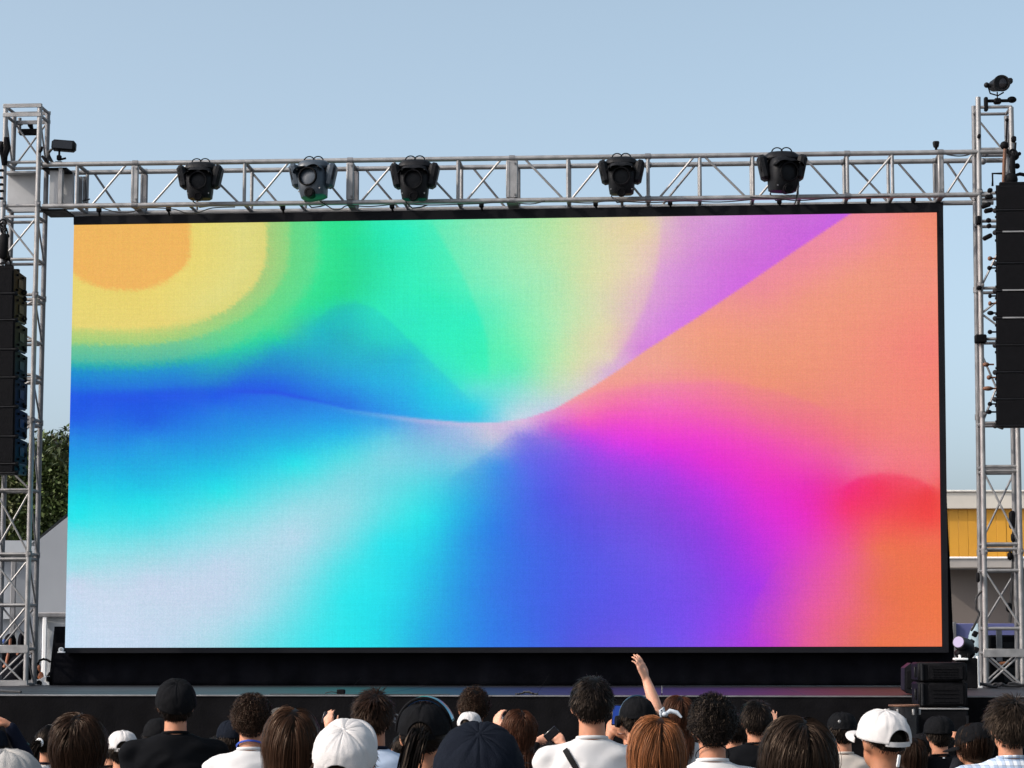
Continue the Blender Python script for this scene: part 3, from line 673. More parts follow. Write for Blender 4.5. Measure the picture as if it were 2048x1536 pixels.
# ------------------------------------------------------------------ moving head lights on the beam
def moving_head(px, py, w, yaw, tilt, label, body=HOUS, roll=0.0):
    q = S(px, py, .42); k = w / 86.0
    th = Thing('moving_head_light', label, 'stage light', q, group='moving head lights rigged along the truss')
    th.b = Vector((0, 0, 0)); th.o.rotation_euler = (0, 0, -YAW)
    def rot(v, piv=Vector((0, 0, .05))): return v
    b = MB()     # base unit at the top, clamped to the chord
    b.loft([(0, .05, .115, .165, .14), (0, .05, .135, .175, .15), (0, .05, .17, .165, .14), (0, .05, .20, .13, .11), (0, .05, .208, .09, .08)], 20, 3)
    th.part('base', b, HOUS if body is HOUS else HOUS_LIT)
    for sx in (-.045, .045):
        b = MB(); b.ring((sx, .0, .20), .052, .0065, 'Y', 16, 6, 0, math.pi, 1, .9); th.part('carry_handle', b, BLK)
    for sgn in (-1, 1):      # yoke arms, boxy and leaning outward
        b = MB(); ang = sgn * .21
        M = Euler((0, ang, 0)).to_matrix()
        b.box((sgn * .180, -.02, .04), (.095, .17, .25), M, .03); th.part('yoke_arm', b, body, smooth=False)
        b = MB(); b.box((sgn * .212, -.055, .05), (.018, .09, .13), M, .01); b.tube((sgn * .16, -.03, .03), (sgn * .20, -.03, .03), .05, 16); th.part('arm_cover', b, HOUS)
    head = Euler((tilt, roll, yaw)).to_matrix()
    def hp(b): b.v = [tuple(head @ Vector(v)) for v in b.v]; return b
    b = MB()
    b.loft([(0, -.02, -.20, .10, .09), (0, -.02, -.185, .125, .12), (0, -.03, -.12, .135, .135), (0, -.03, .0, .145, .14), (0, -.02, .08, .14, .135), (0, .0, .13, .12, .12), (0, 0, .145, .09, .09)], 24, 3.2)
    hd = th.part('head', hp(b), body)
    b = MB(); b.tube((0, -.12, .0), (0, -.195, -.005), .098, 28, .09, cap=False); b.ring((0, -.193, -.005), .089, .008, 'Y', 28, 6); b.tube((0, -.125, 0), (0, -.13, 0), .09, 28); th.part('lens_ring', hp(b), BLK, hd)
    b = MB(); b.ball((0, -.135, 0), (.083, .03, .083), 24, 12); th.part('lens', hp(b), LENS, hd)
    b = MB(); b.tube((0, -.10, -.165), (0, -.185, -.17), .055, 22, .05); b.ring((0, -.186, -.17), .036, .006, 'Y', 20, 6); th.part('focus_knob', hp(b), BLK, hd)
    b = MB(); n = 16; vs = []       # hood over the lens: a bent flap, two peaks
    for i in range(n + 1):
        a = -1.25 + 2.5 * i / n
        for rr, yy in ((.150, -.10), (.150 + .012, -.19), (.155, -.19 - .03 * abs(math.sin(a * 2.2)))):
            vs.append((rr * math.sin(a), yy, .02 + (rr * math.cos(a) * .72) - (0.035 if yy < -.18 else 0) * (1 - abs(math.sin(a * 1.25)))))
    b.add(vs, [(i * 3 + j, i * 3 + j + 1, (i + 1) * 3 + j + 1, (i + 1) * 3 + j) for i in range(n) for j in range(2)])
    th.part('hood', hp(b), BLK if body is HOUS else HOUS_LIT, hd)
    for sgn in (-1, 1):
        for zz_ in (.09, -.14):
            b = MB(); b.tube((sgn * .11, -.165, zz_), (sgn * .11, -.172, zz_), .008, 8); th.part('screw', hp(b), ALUD, hd)
    b = MB(); b.box((0, .17, .16), (.05, .13, .05), bev=.01); b.ring((0, .22, .16), .036, .012, 'X', 16, 6); th.part('clamp', b, BLK)
    b = MB(); b.path([(-.07, .10, -.10), (-.11, .16, -.18), (-.05, .22, -.235), (.04, .24, -.22), (.10, .24, -.20)], .007, 6); th.part('power_lead', b, RUBB)
    b = MB(); b.path([(.06, .10, .18), (.11, .16, .15), (.13, .24, .19), (.08, .27, .23)], .0035, 6); th.part('safety_wire', b, ALUD)
    th.o.scale = (k, k, k)
    return th
moving_head(401, 363, 86, .05, .10, 'leftmost black moving head light on the truss beam')
moving_head(627, 361, 90, -.18, -.06, 'moving head light tinted grey-blue as if lit, lens turned to the audience, second from left', HOUS_LIT, -.12)
moving_head(830, 361, 92, .0, .10, 'black moving head light just left of the middle joint plate of the truss')
moving_head(1243, 353, 86, .0, .14, 'black moving head light over the beige part of the screen')
moving_head(1564, 345, 92, .35, .12, 'rightmost black moving head light, turned sideways over the purple')

def small_light(name, label, px, py, d, build):
    q = S(px, py, d); th = Thing(name, label, 'lamp', q); th.b = Vector((0, 0, 0)); build(th); return th
def fl(th):
    b = MB(); M = Euler((0, .06, .15)).to_matrix(); b.box((.0, 0, .0), (.26, .13, .115), M, .025); h = th.part('housing', b, HOUS)
    b = MB(); b.box((0, -.069, 0), (.21, .006, .08), M); th.part('front_glass', b, LENS, h)
    b = MB(); b.tube((-.05, 0, -.05), (-.05, 0, -.15), .012, 8); b.box((-.05, 0, -.13), (.05, .05, .06), bev=.01); b.tube((-.05, 0, -.15), (.02, .02, -.13), .012, 8); b.box((-.06, .03, -.19), (.09, .06, .05), bev=.01); th.part('clamp', b, BLK)
    b = MB(); b.path([(-.13, 0, -.03), (-.17, .0, -.07), (-.17, .01, -.12), (-.12, .01, -.18)], [.012, .02, .028, .012], 8); th.part('cable', b, RUBB)
small_light('floodlight', 'black box floodlight standing on the left end of the truss', 128, 292, .1, fl)
def rl(th):
    M = Euler((.1, 0, .25)).to_matrix()
    b = MB(); b.tube(M @ Vector((0, -.10, 0)), M @ Vector((0, .12, .0)), .085, 24, .06); b.ring(M @ Vector((0, -.10, 0)), .078, .012, 'Y', 24, 6); th.part('housing', b, HOUS)
    b = MB(); b.ball((0.02, -.085, 0), (.066, .02, .066), 20, 10); th.part('lens', b, LENS)
    b = MB(); b.ball((-.115, .02, 0), .03, 12, 8); b.tube((-.115, .02, 0), (-.06, .02, -.01), .02, 8); b.tube((.07, 0, .01), (.11, .0, .03), .022, 8); b.box((.125, 0, .035), (.055, .07, .06), bev=.015); th.part('yoke_knob', b, HOUS)
    b = MB(); b.tube((-.01, 0, -.08), (-.01, 0, -.16), .007, 8); b.path([(-.1, .02, -.02), (-.08, .02, -.09), (0, .02, -.115), (.06, .02, -.08)], .008); th.part('stem', b, BLK)
    b = MB(); b.box((-.01, 0, -.18), (.08, .08, .06), bev=.015); b.tube((-.13, 0, -.175), (.15, 0, -.175), .018, 8); b.box((-.13, 0, -.21), (.04, .06, .15), bev=.01); b.ball((.14, 0, -.165), (.05, .04, .035), 12, 8); th.part('clamp', b, BLK)
small_light('spotlight', 'round black spotlight on top of the right truss tower', 1996, 169, .22, rl)
def sl(th):
    b = MB(); b.loft([(0, 0, -.03, .025, .025), (0, 0, -.015, .03, .03), (0, 0, .02, .036, .036), (0, 0, .032, .03, .03)], 16, 3); th.part('housing', b, HOUS)
    b = MB(); b.tube((0, 0, -.055), (0, 0, -.03), .014, 10); b.tube((0, -.036, .005), (0, -.04, .005), .022, 14); th.part('bracket', b, BLK)
small_light('beacon', 'small black box lamp on the truss near the right tower', 1872, 289, .22, sl)

# ------------------------------------------------------------------ cables on the truss
def cable(name, label, pts, d, r=.006, m=RUBB, cat='cable', group=None, sub=5):
    q = [S(x, y, dd if (dd := (p[2] if len(p) > 2 else d)) is not None else d) for p in pts for x, y in [p[:2]]]
    out = []
    for i in range(len(q) - 1):
        p0 = q[max(i - 1, 0)]; p1 = q[i]; p2 = q[i + 1]; p3 = q[min(i + 2, len(q) - 1)]
        for k in range(sub):
            t = k / sub; out.append(.5 * ((2 * p1) + (p2 - p0) * t + (2 * p0 - 5 * p1 + 4 * p2 - p3) * t * t + (3 * p1 - p0 - 3 * p2 + p3) * t ** 3))
    out.append(q[-1]); b = MB(); b.path(out, r, 6)
    return solo(name, b, m, label, cat, group)
GC = 'black cables slung along the truss underside'
cable('power_cable', 'black cable drooping under the truss below the leftmost moving head', [(196, 413), (232, 424), (262, 424), (290, 416), (345, 418), (372, 426), (396, 425), (425, 416), (470, 414)], .24, group=GC)
cable('power_cable', 'black cable looping under the lit-tinted moving head light', [(640, 402), (655, 412), (668, 419), (682, 418), (696, 411), (740, 413), (790, 408)], .26, group=GC)
cable('power_cable', 'black cable running under the chord near the middle joint plate', [(806, 408), (860, 410), (905, 409), (960, 407), (1010, 404), (1060, 408), (1090, 402)], .25, group=GC)
cable('power_cable', 'thin black cable under the chord above the beige part of the screen', [(1136, 404), (1180, 406), (1220, 402), (1300, 405), (1370, 402), (1440, 404), (1505, 399)], .25, group=GC)
cable('power_cable', 'black cable falling from the rightmost moving head over the screen frame', [(1596, 340), (1597, 370), (1592, 400), (1588, 410)], .5, .008)
cable('power_cable', 'black cable lying along the chord right of the last moving head', [(1500, 394), (1560, 398), (1600, 401), (1680, 395), (1780, 392)], .26, group=GC)
cable('signal_cable', 'thin black cable hanging in the last truss bay before the right tower', [(1893, 309), (1915, 312), (1935, 310), (1950, 302)], .1, .007)
cable('signal_cable', 'coiled black cable behind the left joint plate of the truss', [(170, 360), (172, 395), (165, 402), (180, 398)], -.1, .007)
cable('drop_cable', 'thick black cable hanging down inside the right tower below the speakers', [(2032, 850), (2031, 935), (2030, 1010), (2028, 1045), (2027, 1070), (2026, 1130), (2023, 1180), (2020, 1245)], -.1, .016)
cable('signal_cable', 'looped black cable beside the right tower\'s post above the purple lamp', [(1966, 1180), (1953, 1195), (1952, 1215), (1958, 1228), (1949, 1250), (1942, 1262)], .1, .012)
for (x, y, w_, h_) in ((2025, 1040, .07, .19), (2027, 1075, .05, .1), (2020, 1112, .05, .09), (2018, 1215, .06, .1)):
    q = S(x, y, -.1); b = MB(); b.box(q, (w_, .08, h_), bev=.02); RTW.part('connector', b, BLK)
q = S(2022, 1110, -.1)

# ------------------------------------------------------------------ line arrays
GRILLE = mat('speaker_grille', (0.0055, 0.0055, 0.0065), 0.75, 0, 0.2, 30, 0.5, 260, spec=.06)
def line_array(label, x_in, edges, side, taper, d=1.15, strips=(), depth=.46, width=.78, tiltf=None):
    """side=+1: the inner edge (towards the screen) is the right edge of the boxes"""
    z0 = S(x_in, edges[-1], d).z; xi = S(x_in, edges[0], d).x
    th = Thing('line_array', label, 'speaker array', (xi - side * width / 2, -d, z0))
    for i in range(len(edges) - 1):
        zt, zb = S(x_in, edges[i], d).z, S(x_in, edges[i + 1], d).z
        xe = S(x_in + (tiltf(i) if tiltf else 0), (edges[i] + edges[i + 1]) / 2, d).x
        g_ = .004 + (.006 if i in strips else 0)
        h = zt - zb - g_; zc = (zt + zb) / 2
        b = MB()
        x0, x1 = xe - side * width, xe; xa, xb = min(x0, x1), max(x0, x1)
        ti, to = taper
        back_in = xe - side * ti; back_out = x0 + side * to
        ba, bb = min(back_in, back_out), max(back_in, back_out)
        hb = h * .86
        vs = [(xa, -d, zc - h / 2), (xb, -d, zc - h / 2), (xb, -d, zc + h / 2), (xa, -d, zc + h / 2), (ba, -d + depth, zc - hb / 2), (bb, -d + depth, zc - hb / 2), (bb, -d + depth, zc + hb / 2), (ba, -d + depth, zc + hb / 2)]
        b.add(vs, [(0, 1, 2, 3), (7, 6, 5, 4), (0, 4, 5, 1), (1, 5, 6, 2), (2, 6, 7, 3), (3, 7, 4, 0)])
        c = th.part('cabinet', b, BLK, smooth=False)
        b = MB(); b.box((xe - side * width / 2, -d - .006, zc), (width - .03, .014, h - .02), bev=.004); th.part('grille', b, GRILLE, c)
        for k in (.10, .30):
            for s_ in (-.3, .3):
                b = MB(); p = Vector((xe - side * ti * k / depth + side * .002, -d + k, zc + s_ * h)); b.tube(p, p + Vector((side * .022, 0, 0)), .013, 8)
                th.part('rigging_pin', b, HOUS if i % 3 == 1 else BLK, c)
        b = MB(); p = Vector((xe - side * ti * .5, -d + depth * .5, zc)); b.box(p + Vector((side * .004, 0, 0)), (.012, .16, .09), bev=.003); th.part('side_handle', b, HOUS, c)
        b = MB(); b.tube((xa - .005, -d - .004, zb + .002), (xb + .012, -d - .004, zb + .002), .011, 8); b.tube((xe + side * .008, -d, zb), (xe - side * ti * .8, -d + depth * .8, zb + .01), .014, 8)
        b.ball((xe + side * .015 - side * ti * .05, -d + .03, zb + .004), .026, 10, 8); th.part('rigging_bar', b, HOUS, c)
        if i in strips:
            b = MB(); b.box((xe - side * (width / 2 + .02), -d - .012, zb + .006), (width - .08, .012, .014)); th.part('gap_light_strip', b, ALU, c)  # added bright strip standing in for daylight passing through the gap
    zt = S(x_in, edges[0], d).z; xc = xi - side * width / 2
    b = MB(); b.box((xc, -d + .12, zt + .03), (width - .1, .05, .04), bev=.006); b.box((xc, -d + .34, zt + .03), (width - .1, .05, .04), bev=.006); b.box((xc, -d + .23, zt + .045), (.07, .5, .05), bev=.006)
    th.part('flying_frame', b, BLK)
    return th, zt
LA, lz = line_array('curved black speaker array hanging at the left edge before the trees', 30, [537, 587, 640, 699, 755, 814, 873, 928, 946], 1, (.0, .0), tiltf=lambda i: [-2, -1, 0, 0, 0, 0, 0, -1][i])
RA, rz = line_array('tall straight black speaker array hanging at the right edge', 1992, [370, 421, 465, 527, 582, 637, 691, 745, 799, 852], -1, (.14, .14), strips=(1, 3, 4))
def hoist(px, py0, py1, d, label, w_=.1):
    a, b_ = S(px, py0, d), S(px, py1, d); th = Thing('chain_hoist', label, 'hoist', b_)
    b = MB(); zc = b_.z + (a.z - b_.z) * .45; b.loft([(b_.x, b_.y, zc - .13, w_ * .5, w_ * .5), (b_.x, b_.y, zc - .11, w_ * .8, w_ * .7), (b_.x, b_.y, zc + .10, w_ * .8, w_ * .7), (b_.x, b_.y, zc + .13, w_ * .4, w_ * .4)], 16, 3); th.part('motor', b, BLK)
    n = int((a.z - b_.z) / .03)
    b = MB()
    for i in range(n):
        z = b_.z + .015 + i * .03; b.ring((b_.x, b_.y, z), .011, .003, 'Y' if i % 2 else 'X', 10, 5, sz=1.5)
    th.part('chain', b, RUBB)
    b = MB(); b.ring((b_.x, b_.y, b_.z + .02), .035, .011, 'Y', 18, 6, -2.4, 2.6); th.part('hook', b, BLK); b = MB(); b.ring((a.x, a.y, a.z - .03), .035, .011, 'Y', 18, 6); th.part('hook', b, BLK)
    return th
hoist(6, 440, 536, 1.0, 'black chain hoist carrying the left speaker array', .06)
hoist(2026, 300, 366, .95, 'black chain hoist carrying the right speaker array', .035)
for pts, d, r in (([(2010, 298), (2008, 330), (2007, 368)], .9, .018), ([(2026, 310), (2022, 335), (2024, 352), (2040, 348), (2050, 350)], .9, .02), ([(1985, 372), (1985, 347), (2004, 347)], 1.0, .012), ([(2007, 292), (2018, 306), (2030, 312), (2040, 307)], .7, .02),
                  ([(2014, 240), (2013, 262), (2012, 292)], .3, .009), ([(2031, 285), (2030, 300)], .3, .012)):
    b = MB(); b.path([S(x, y, d) for x, y in pts], r, 8); RA.part('rigging_arm', b, BLK if r != .018 else RUST)
for x, y, r, d in ((2009, 291, .045, .7), (2028, 311, .055, .7), (2022, 359, .07, .95), (2034, 332, .03, .9), (2014, 240, .02, .3), (2039, 307, .018, .7)):
    b = MB(); b.ball(S(x, y, d), (r, r * .8, r), 12, 8); RA.part('shackle', b, BLK)
for x, y, w_ in ((1980, 381, .05), (1978, 394, .08), (1972, 411, .1), (1977, 421, .09), (1977, 441, .05), (1978, 452, .045), (1975, 474, .1)):
    q = S(x, y, .8); b = MB(); b.box(q, (w_, .06, .045), Euler((0, random.uniform(-.5, .5), 0)).to_matrix(), .012); RA.part('clamp', b, BLK)
for x, y, w_ in ((1980, 517, .05), (1979, 536, .05), (1980, 592, .04), (1980, 607, .04), (1981, 626, .07), (1980, 664, .05), (1972, 729, .07), (1978, 755, .05), (1976, 777, .11), (1980, 808, .05), (1978, 824, .06)):
    q = S(x, y, .8); b = MB(); b.ball(q, (w_ * .5, .03, .024), 10, 6); b.tube(q, (q.x + .08, q.y, q.z), .009, 6); RA.part('rigging_pin', b, RUST if y % 2 else BLK)
for x, y in ((10, 468), (8, 490), (12, 512), (16, 529), (6, 455)):
    q = S(x, y, .9); b = MB(); b.ring(q, .04, .012, 'Y', 14, 6, sx=.7, sz=1.3); b.box((q.x + .01, q.y, q.z - .02), (.07, .05, .04), bev=.01); LA.part('shackle', b, BLK)
for i, y in enumerate((585, 598, 638, 699, 760, 812, 850, 873, 910)):
    q = S(45, y, .8); b = MB(); b.box((q.x - .02, q.y, q.z), (.10, .05, .035), bev=.01); b.ball((q.x + .02, q.y, q.z), .03, 10, 8); LA.part('rigging_pin', b, BLK)

# ------------------------------------------------------------------ things on and before the stage
sq = 4.95
a, b_ = S(1835, 1325, sq), S(1936, 1413, sq)
th = Thing('subwoofer', 'black double speaker cabinet stacked on a case by the right tower', 'speaker', ((a.x + b_.x) / 2, -sq + .25, b_.z))
zs = S(0, 1362, sq).z
for zt, zb in ((a.z, zs + .003), (zs - .003, b_.z)):
    b = MB(); b.box(((a.x + b_.x) / 2, -sq + .25, (zt + zb) / 2), (b_.x - a.x, .5, zt - zb), bev=.015); c = th.part('cabinet', b, BLK)
    b = MB(); b.box(((a.x + b_.x) / 2 + .025, -sq - .004, (zt + zb) / 2), (b_.x - a.x - .12, .012, zt - zb - .04), bev=.003)
    for k in range(4): b.box(((a.x + b_.x) / 2 + .02, -sq - .013, zb + .04 + k * (zt - zb - .07) / 4), (b_.x - a.x - .2, .006, .006))
    th.part('grille', b, GRILLE, c)
    b = MB(); b.tube((a.x + .035, -sq - .01, zb + .01), (a.x + .035, -sq - .01, zt - .01), .014, 10); th.part('corner_rail', b, HOUS, c)
    b = MB(); b.tube((b_.x - .03, -sq - .002, zs + .003), (b_.x - .03, -sq - .02, zs + .003), .014, 10); b.box((a.x - .008, -sq + .12, (zt + zb) / 2), (.02, .03, .09), bev=.006); th.part('latch', b, HOUS, c)
a2, b2 = S(1833, 1416, sq + .02), S(1937, 1419, sq + .02)
gzs = gz(19)
th = Thing('flight_case', 'tall black case with silver top edge under the speaker cabinet', 'case', ((a2.x + b2.x) / 2, -sq + .25, gzs))
b = MB(); b.box(((a2.x + b2.x) / 2, -sq + .25, (b2.z + gzs) / 2), (b2.x - a2.x - .01, .52, b2.z - gzs), bev=.01); th.part('body', b, BLK)
b = MB(); b.box(((a2.x + b2.x) / 2, -sq + .25, a2.z - .007), (b2.x - a2.x + .008, .54, .014), bev=.004); th.part('lid_edge', b, ALU)
for xx in (a2.x + .01, b2.x - .01):
    b = MB(); b.box((xx, -sq - .012, (b2.z + gzs) / 2 - .02), (.02, .012, b2.z - gzs - .06)); th.part('corner_strip', b, HOUS)
mq = 4.2
pts = [(1822, 1326), (1809, 1336), (1809, 1380), (1820, 1388), (1834, 1389), (1834, 1336)]
q = [S(x, y, mq) for x, y in pts]
th = Thing('stage_monitor', 'small six-sided black monitor speaker on the deck edge left of the double cabinet', 'speaker', q[3])
b = MB(); b.prism([(v.x, v.z) for v in q], -mq, -mq + .3); th.part('cabinet', b, HOUS, smooth=False)
b = MB(); b.box((S(1821, 1357, mq).x, -mq - .006, S(0, 1357, mq).z), (.07, .014, .15), bev=.004); th.part('grille', b, GRILLE)
b = MB()
for x, y in ((1829, 1358), (1824, 1376), (1831, 1336)): p = S(x, y, mq); b.ball((p.x, -mq - .006, p.z), .009, 8, 6)
th.part('screw', b, ALU)
dq = 5.15; c = S(1808, 1411, dq)
th = Thing('floor_drum', 'round black drum with a rust brown rim left of the case', 'drum', (c.x, -dq, gz(19)))
b = MB(); b.tube((c.x, -dq, c.z - .32), (c.x, -dq, c.z - .008), .115, 32, .12); th.part('shell', b, BLKG)
b = MB(); b.ring((c.x, -dq, c.z), .12, .008, 'Z', 36, 8); th.part('rim', b, RUST)
b = MB(); b.tube((c.x, -dq, c.z - .008), (c.x, -dq, c.z - .002), .115, 32); th.part('drum_head', b, HOUS)
for k in range(3):
    a_ = k * 2.094 + .5; b = MB(); b.tube((c.x + .122 * math.cos(a_), -dq + .122 * math.sin(a_), c.z - .1), (c.x + .19 * math.cos(a_), -dq + .19 * math.sin(a_), gz(19)), .009, 8); th.part('leg', b, ALUD)
for k in range(6):
    a_ = k * 1.047; b = MB(); b.box((c.x + .124 * math.cos(a_), -dq + .124 * math.sin(a_), c.z - .05), (.018, .018, .05), bev=.004); th.part('lug', b, ALU)
# par light and small things by the right tower
pq = 1.3
c = S(1917, 1284, pq); th = Thing('par_light', 'black floor lamp with a lilac glowing lens beside the right end of the screen', 'lamp', (c.x + .05, -pq, ZD))
M = Euler((0, 0, -.5)).to_matrix()
dirn = (M @ Vector((0, -1, 0)) + Vector((0, 0, .25))).normalized()
b = MB(); p0 = Vector((c.x, -pq, c.z)); b.tube(p0, p0 - dirn * .2, .062, 24, .085); b.ball(p0 - dirn * .2, .083, 18, 12); th.part('housing', b, HOUS)
b = MB(); b.tube(p0 + dirn * .002, p0 + dirn * .006, .054, 24); th.part('lens', b, emit('lilac_lens', (.33, .24, .50), 1.0))
b = MB(); b.box((c.x + .07, -pq + .1, c.z - .11), (.19, .16, .09), bev=.03); th.part('yoke', b, BLK)
b = MB(); p = S(1921, 1318, pq); b.box((p.x, -pq, p.z), (.13, .16, .022), bev=.005); b.tube((p.x - .01, -pq - .03, p.z), (p.x - .01, -pq - .03, p.z + .04), .012, 8); th.part('tray', b, WHT)
b = MB(); p = S(1936, 1311, pq); b.box((p.x, -pq - .05, p.z), (.03, .03, .04), bev=.005); b.box((c.x + .07, -pq + .1, (c.z - .15 + ZD) / 2), (.22, .2, c.z - .16 - ZD), bev=.01); th.part('stand', b, BLK)
for x, w_ in ((1946, .035), (1955, .03)):
    a, e = S(x, 1312, .9), S(x, 1370, .9); b = MB(); b.tube((a.x, a.y, ZD), a, w_ / 2 * 1.1, 12); b.box((a.x, a.y, ZD + .01), (.08, .08, .02), bev=.004)
    solo('stand_pole', b, WHT, 'short white pole standing between the floor lamp and the right tower, ' + ('the left one' if x < 1950 else 'the right one'), 'pole', base=(a.x, a.y, ZD))
# heap of cables on the deck at the right
for k in range(5):
    rr = random.Random(k + 3); x0 = 1930 + k * 22
    pts = [(x0 + i * 9 + rr.uniform(-3, 3), 1371 + rr.uniform(-5, 3)) for i in range(7)]
    cable('floor_cable', ['slack black cable on the deck at the foot of the white poles', 'black cable curling at the foot of the right tower\'s left post', 'black cable heaped inside the right tower', 'black cable crossing the deck at the picture\'s right edge', 'black cable end lying past the right tower'][k],
          pts, .7 + .15 * k, .014)
a, e = S(1960, 1270, -1.0), S(2060, 1369, -1.0)
th = Thing('equipment_rack', 'large black equipment rack behind the foot of the right tower', 'rack', ((a.x + e.x) / 2 + .2, 1.3, ZD))
b = MB(); b.box(((a.x + e.x) / 2 + .25, 1.3, (a.z + ZD) / 2), (e.x - a.x + .3, .55, a.z - ZD), bev=.02); th.part('case', b, BLK)
for k in range(5):
    b = MB(); b.box(((a.x + e.x) / 2 + .25, 1.018, ZD + .06 + k * .09), (e.x - a.x, .01, .07), bev=.002); th.part('panel', b, HOUS)
p = S(2008, 1327, -.7); b = MB(); b.ball(p, (.06, .05, .022), 14, 8); th.part('orange_lamp', b, mat('orange_plastic', (.6, .2, .07), .5))
b = MB(); b.box((S(1998, 1270, -.7).x, .70, (S(0, 1290, -.7).z)), (.06, .03, .35), bev=.004); th.part('bracket', b, ALUD)
for x, y in ((1943, 1285), (1952, 1300), (1950, 1268)):
    p = S(x, y, .5); b = MB(); b.box(p, (.05, .06, .06), Euler((0, .5, 0)).to_matrix(), .008); th2 = solo('connector_box', b, BLK, {1943: 'black connector box hanging right behind the lilac floor lamp', 1952: 'lower black connector box beside the white poles', 1950: 'upper black connector box against the blue hoarding'}[x], 'box')
# antenna boxes on the deck
c = S(682, 1385, 4.0); th = Thing('stage_box', 'small black cable box lying on the deck edge', 'box', (c.x, -4.0, ZD)); b = MB(); b.box((c.x, -4.0, ZD + .02), (.07, .06, .04), bev=.006); th.part('body', b, BLK)
b = MB(); b.path([(c.x - .03, -4, ZD + .01), (c.x - .08, -4, ZD + .02), (c.x - .12, -4, ZD + .012), (c.x - .14, -4, ZD + .006)], .004); th.part('cable', b, RUBB)
c = S(1050, 1388, 4.25); th = Thing('cable_bundle', 'low dark heap of cable on the deck edge near the middle', 'cable', (c.x, -4.2, ZD))
b = MB()
for k in range(5): b.path([(c.x + (i - 3) * .025 + random.uniform(-.01, .01), -4.2 + random.uniform(-.04, .04), ZD + .006 + .022 * math.exp(-((i - 3.4) / 1.5) ** 2) * random.uniform(.6, 1.2)) for i in range(8)], .006)
th.part('cable', b, RUBB)
cable('antenna_wire', 'hair-thin wire leaning over the deck right of the cable heap', [(1074, 1387, 4.2), (1082, 1376, 4.1), (1098, 1349, 4.0)], 4.2, .0011, BLK, 'wire')
cable('antenna_wire', 'hair-thin wire leaning over the deck near the small black box', [(704, 1374, 4.2), (710, 1368, 4.1), (724, 1355, 4.0)], 4.2, .0011, BLK, 'wire')
cable('floor_cable', 'thin black cable lying along the deck edge at the left', [(0, 1381, 3.4), (20, 1383, 3.6), (42, 1384, 3.7)], 3.6, .012)
cable('floor_cable', 'thin black cable along the deck edge left of the small black box', [(540, 1389, 4.3), (600, 1389, 4.32), (700, 1389.5, 4.33), (800, 1389.3, 4.32), (900, 1389.5, 4.3)], 4.3, .006)
# white bracket at the screen's lower left corner
p = S(123, 1306, .05); th = Thing('corner_bracket', 'small white bracket at the lower left corner of the screen', 'bracket', p)
b = MB(); b.box((p.x, p.y, p.z + .008), (.075, .05, .014), bev=.003); b.tube((p.x - .005, p.y - .02, p.z + .034), (p.x - .005, p.y + .02, p.z + .034), .026, 18); th.part('body', b, WHT)
b = MB(); b.ring((p.x + .002, p.y - .024, p.z + .036), .010, .003, 'Y', 14, 5); th.part('eyelet', b, ALUD)
# left: instrument and case behind the tower
dd = -.35
def SP_(x, y, d=dd): v = S(x, y, d); return v
def BW(pts, r, d=dd):
    b = MB(); b.path([S(x, y, d) for x, y in pts], r, 8); return b
th = Thing('string_instrument', 'brown stringed instrument on a curved black stand beside the left tower', 'instrument', S(80, 1371, dd))
b = MB(); c = S(80, 1352, dd); M = Euler((0, .1, 0)).to_matrix()
b.ball(c, (.042, .03, .048), 18, 12, M); c2 = S(77, 1338, dd); b.ball(c2, (.026, .024, .05), 16, 10, M); th.part('body', b, mat('varnished_wood', (.30, .10, .04), .35, 0, .35, 12, coat=.4))
th.part('neck', BW([(77, 1340), (76, 1328), (79, 1321), (87, 1318), (95, 1320), (101, 1324)], [.016, .016, .014, .013, .013, .012]), BLK)
b = BW([(80, 1362), (74, 1345), (68, 1325), (66, 1306)], [.02, .035, .032, .02]); th.part('stand', b, BLK)
b = BW([(92, 1357), (97, 1350), (100, 1345)], .012); th.part('rest', b, BLK)
b = MB(); b.ball(S(68, 1305, dd), (.026, .03, .036), 14, 10); th.part('scroll', b, mat('varnished_wood', (0, 0, 0)))
th = Thing('white_case', 'small white case with a round black opening beside the left tower', 'case', S(84, 1371, dd + .15))
pts = [(70, 1371), (69, 1364), (74, 1359), (82, 1357), (88, 1353), (97, 1355), (98, 1371)]
q = [S(x, y, dd + .15) for x, y in pts]; b = MB(); b.prism([(v.x, v.z) for v in q], -(dd + .15), -(dd + .15) + .18); th.part('shell', b, WHT, smooth=False)
c = S(78, 1367, dd + .15); b = MB(); b.tube((c.x, c.y - .004, c.z), (c.x, c.y + .01, c.z), .034, 20); th.part('opening', b, BLK)
b = MB(); c = S(96, 1358, dd + .15); b.box((c.x, c.y - .01, c.z), (.03, .03, .05), bev=.004); th.part('latch', b, BLK)
th = Thing('gear_heap', 'black covered gear with brown sticks seen through the left tower\'s foot', 'equipment', S(25, 1371, -.9))
b = MB(); c = S(42, 1345, -.8); b.ball((c.x, c.y, c.z), (.16, .2, .2), 16, 12); c = S(28, 1360, -.8); b.ball(c, (.2, .2, .13), 16, 10); b.box(S(6, 1335, -.9), (.18, .2, .5), bev=.04); c = S(20, 1285, -.9); b.ball(c, (.07, .08, .1), 12, 8); c = S(45, 1285, -.9); b.ball(c, (.05, .08, .12), 12, 8)
b.box(((S(3, 1340, -.9).x + S(50, 1340, -.9).x) / 2, .9, (S(0, 1300, -.9).z + ZD) / 2), (.30, .15, S(0, 1300, -.9).z - ZD), bev=.05)
th.part('cover', b, BLKC)
for pts, r in (([(12, 1328), (16, 1310), (20, 1292), (21, 1277)], .016), ([(34, 1310), (40, 1302), (43, 1292)], .013), ([(8, 1335), (14, 1325)], .02)):
    th.part('stick', BW(pts, r, -.6), mat('brown_wood', (.27, .10, .05), .55, 0, .3, 10))
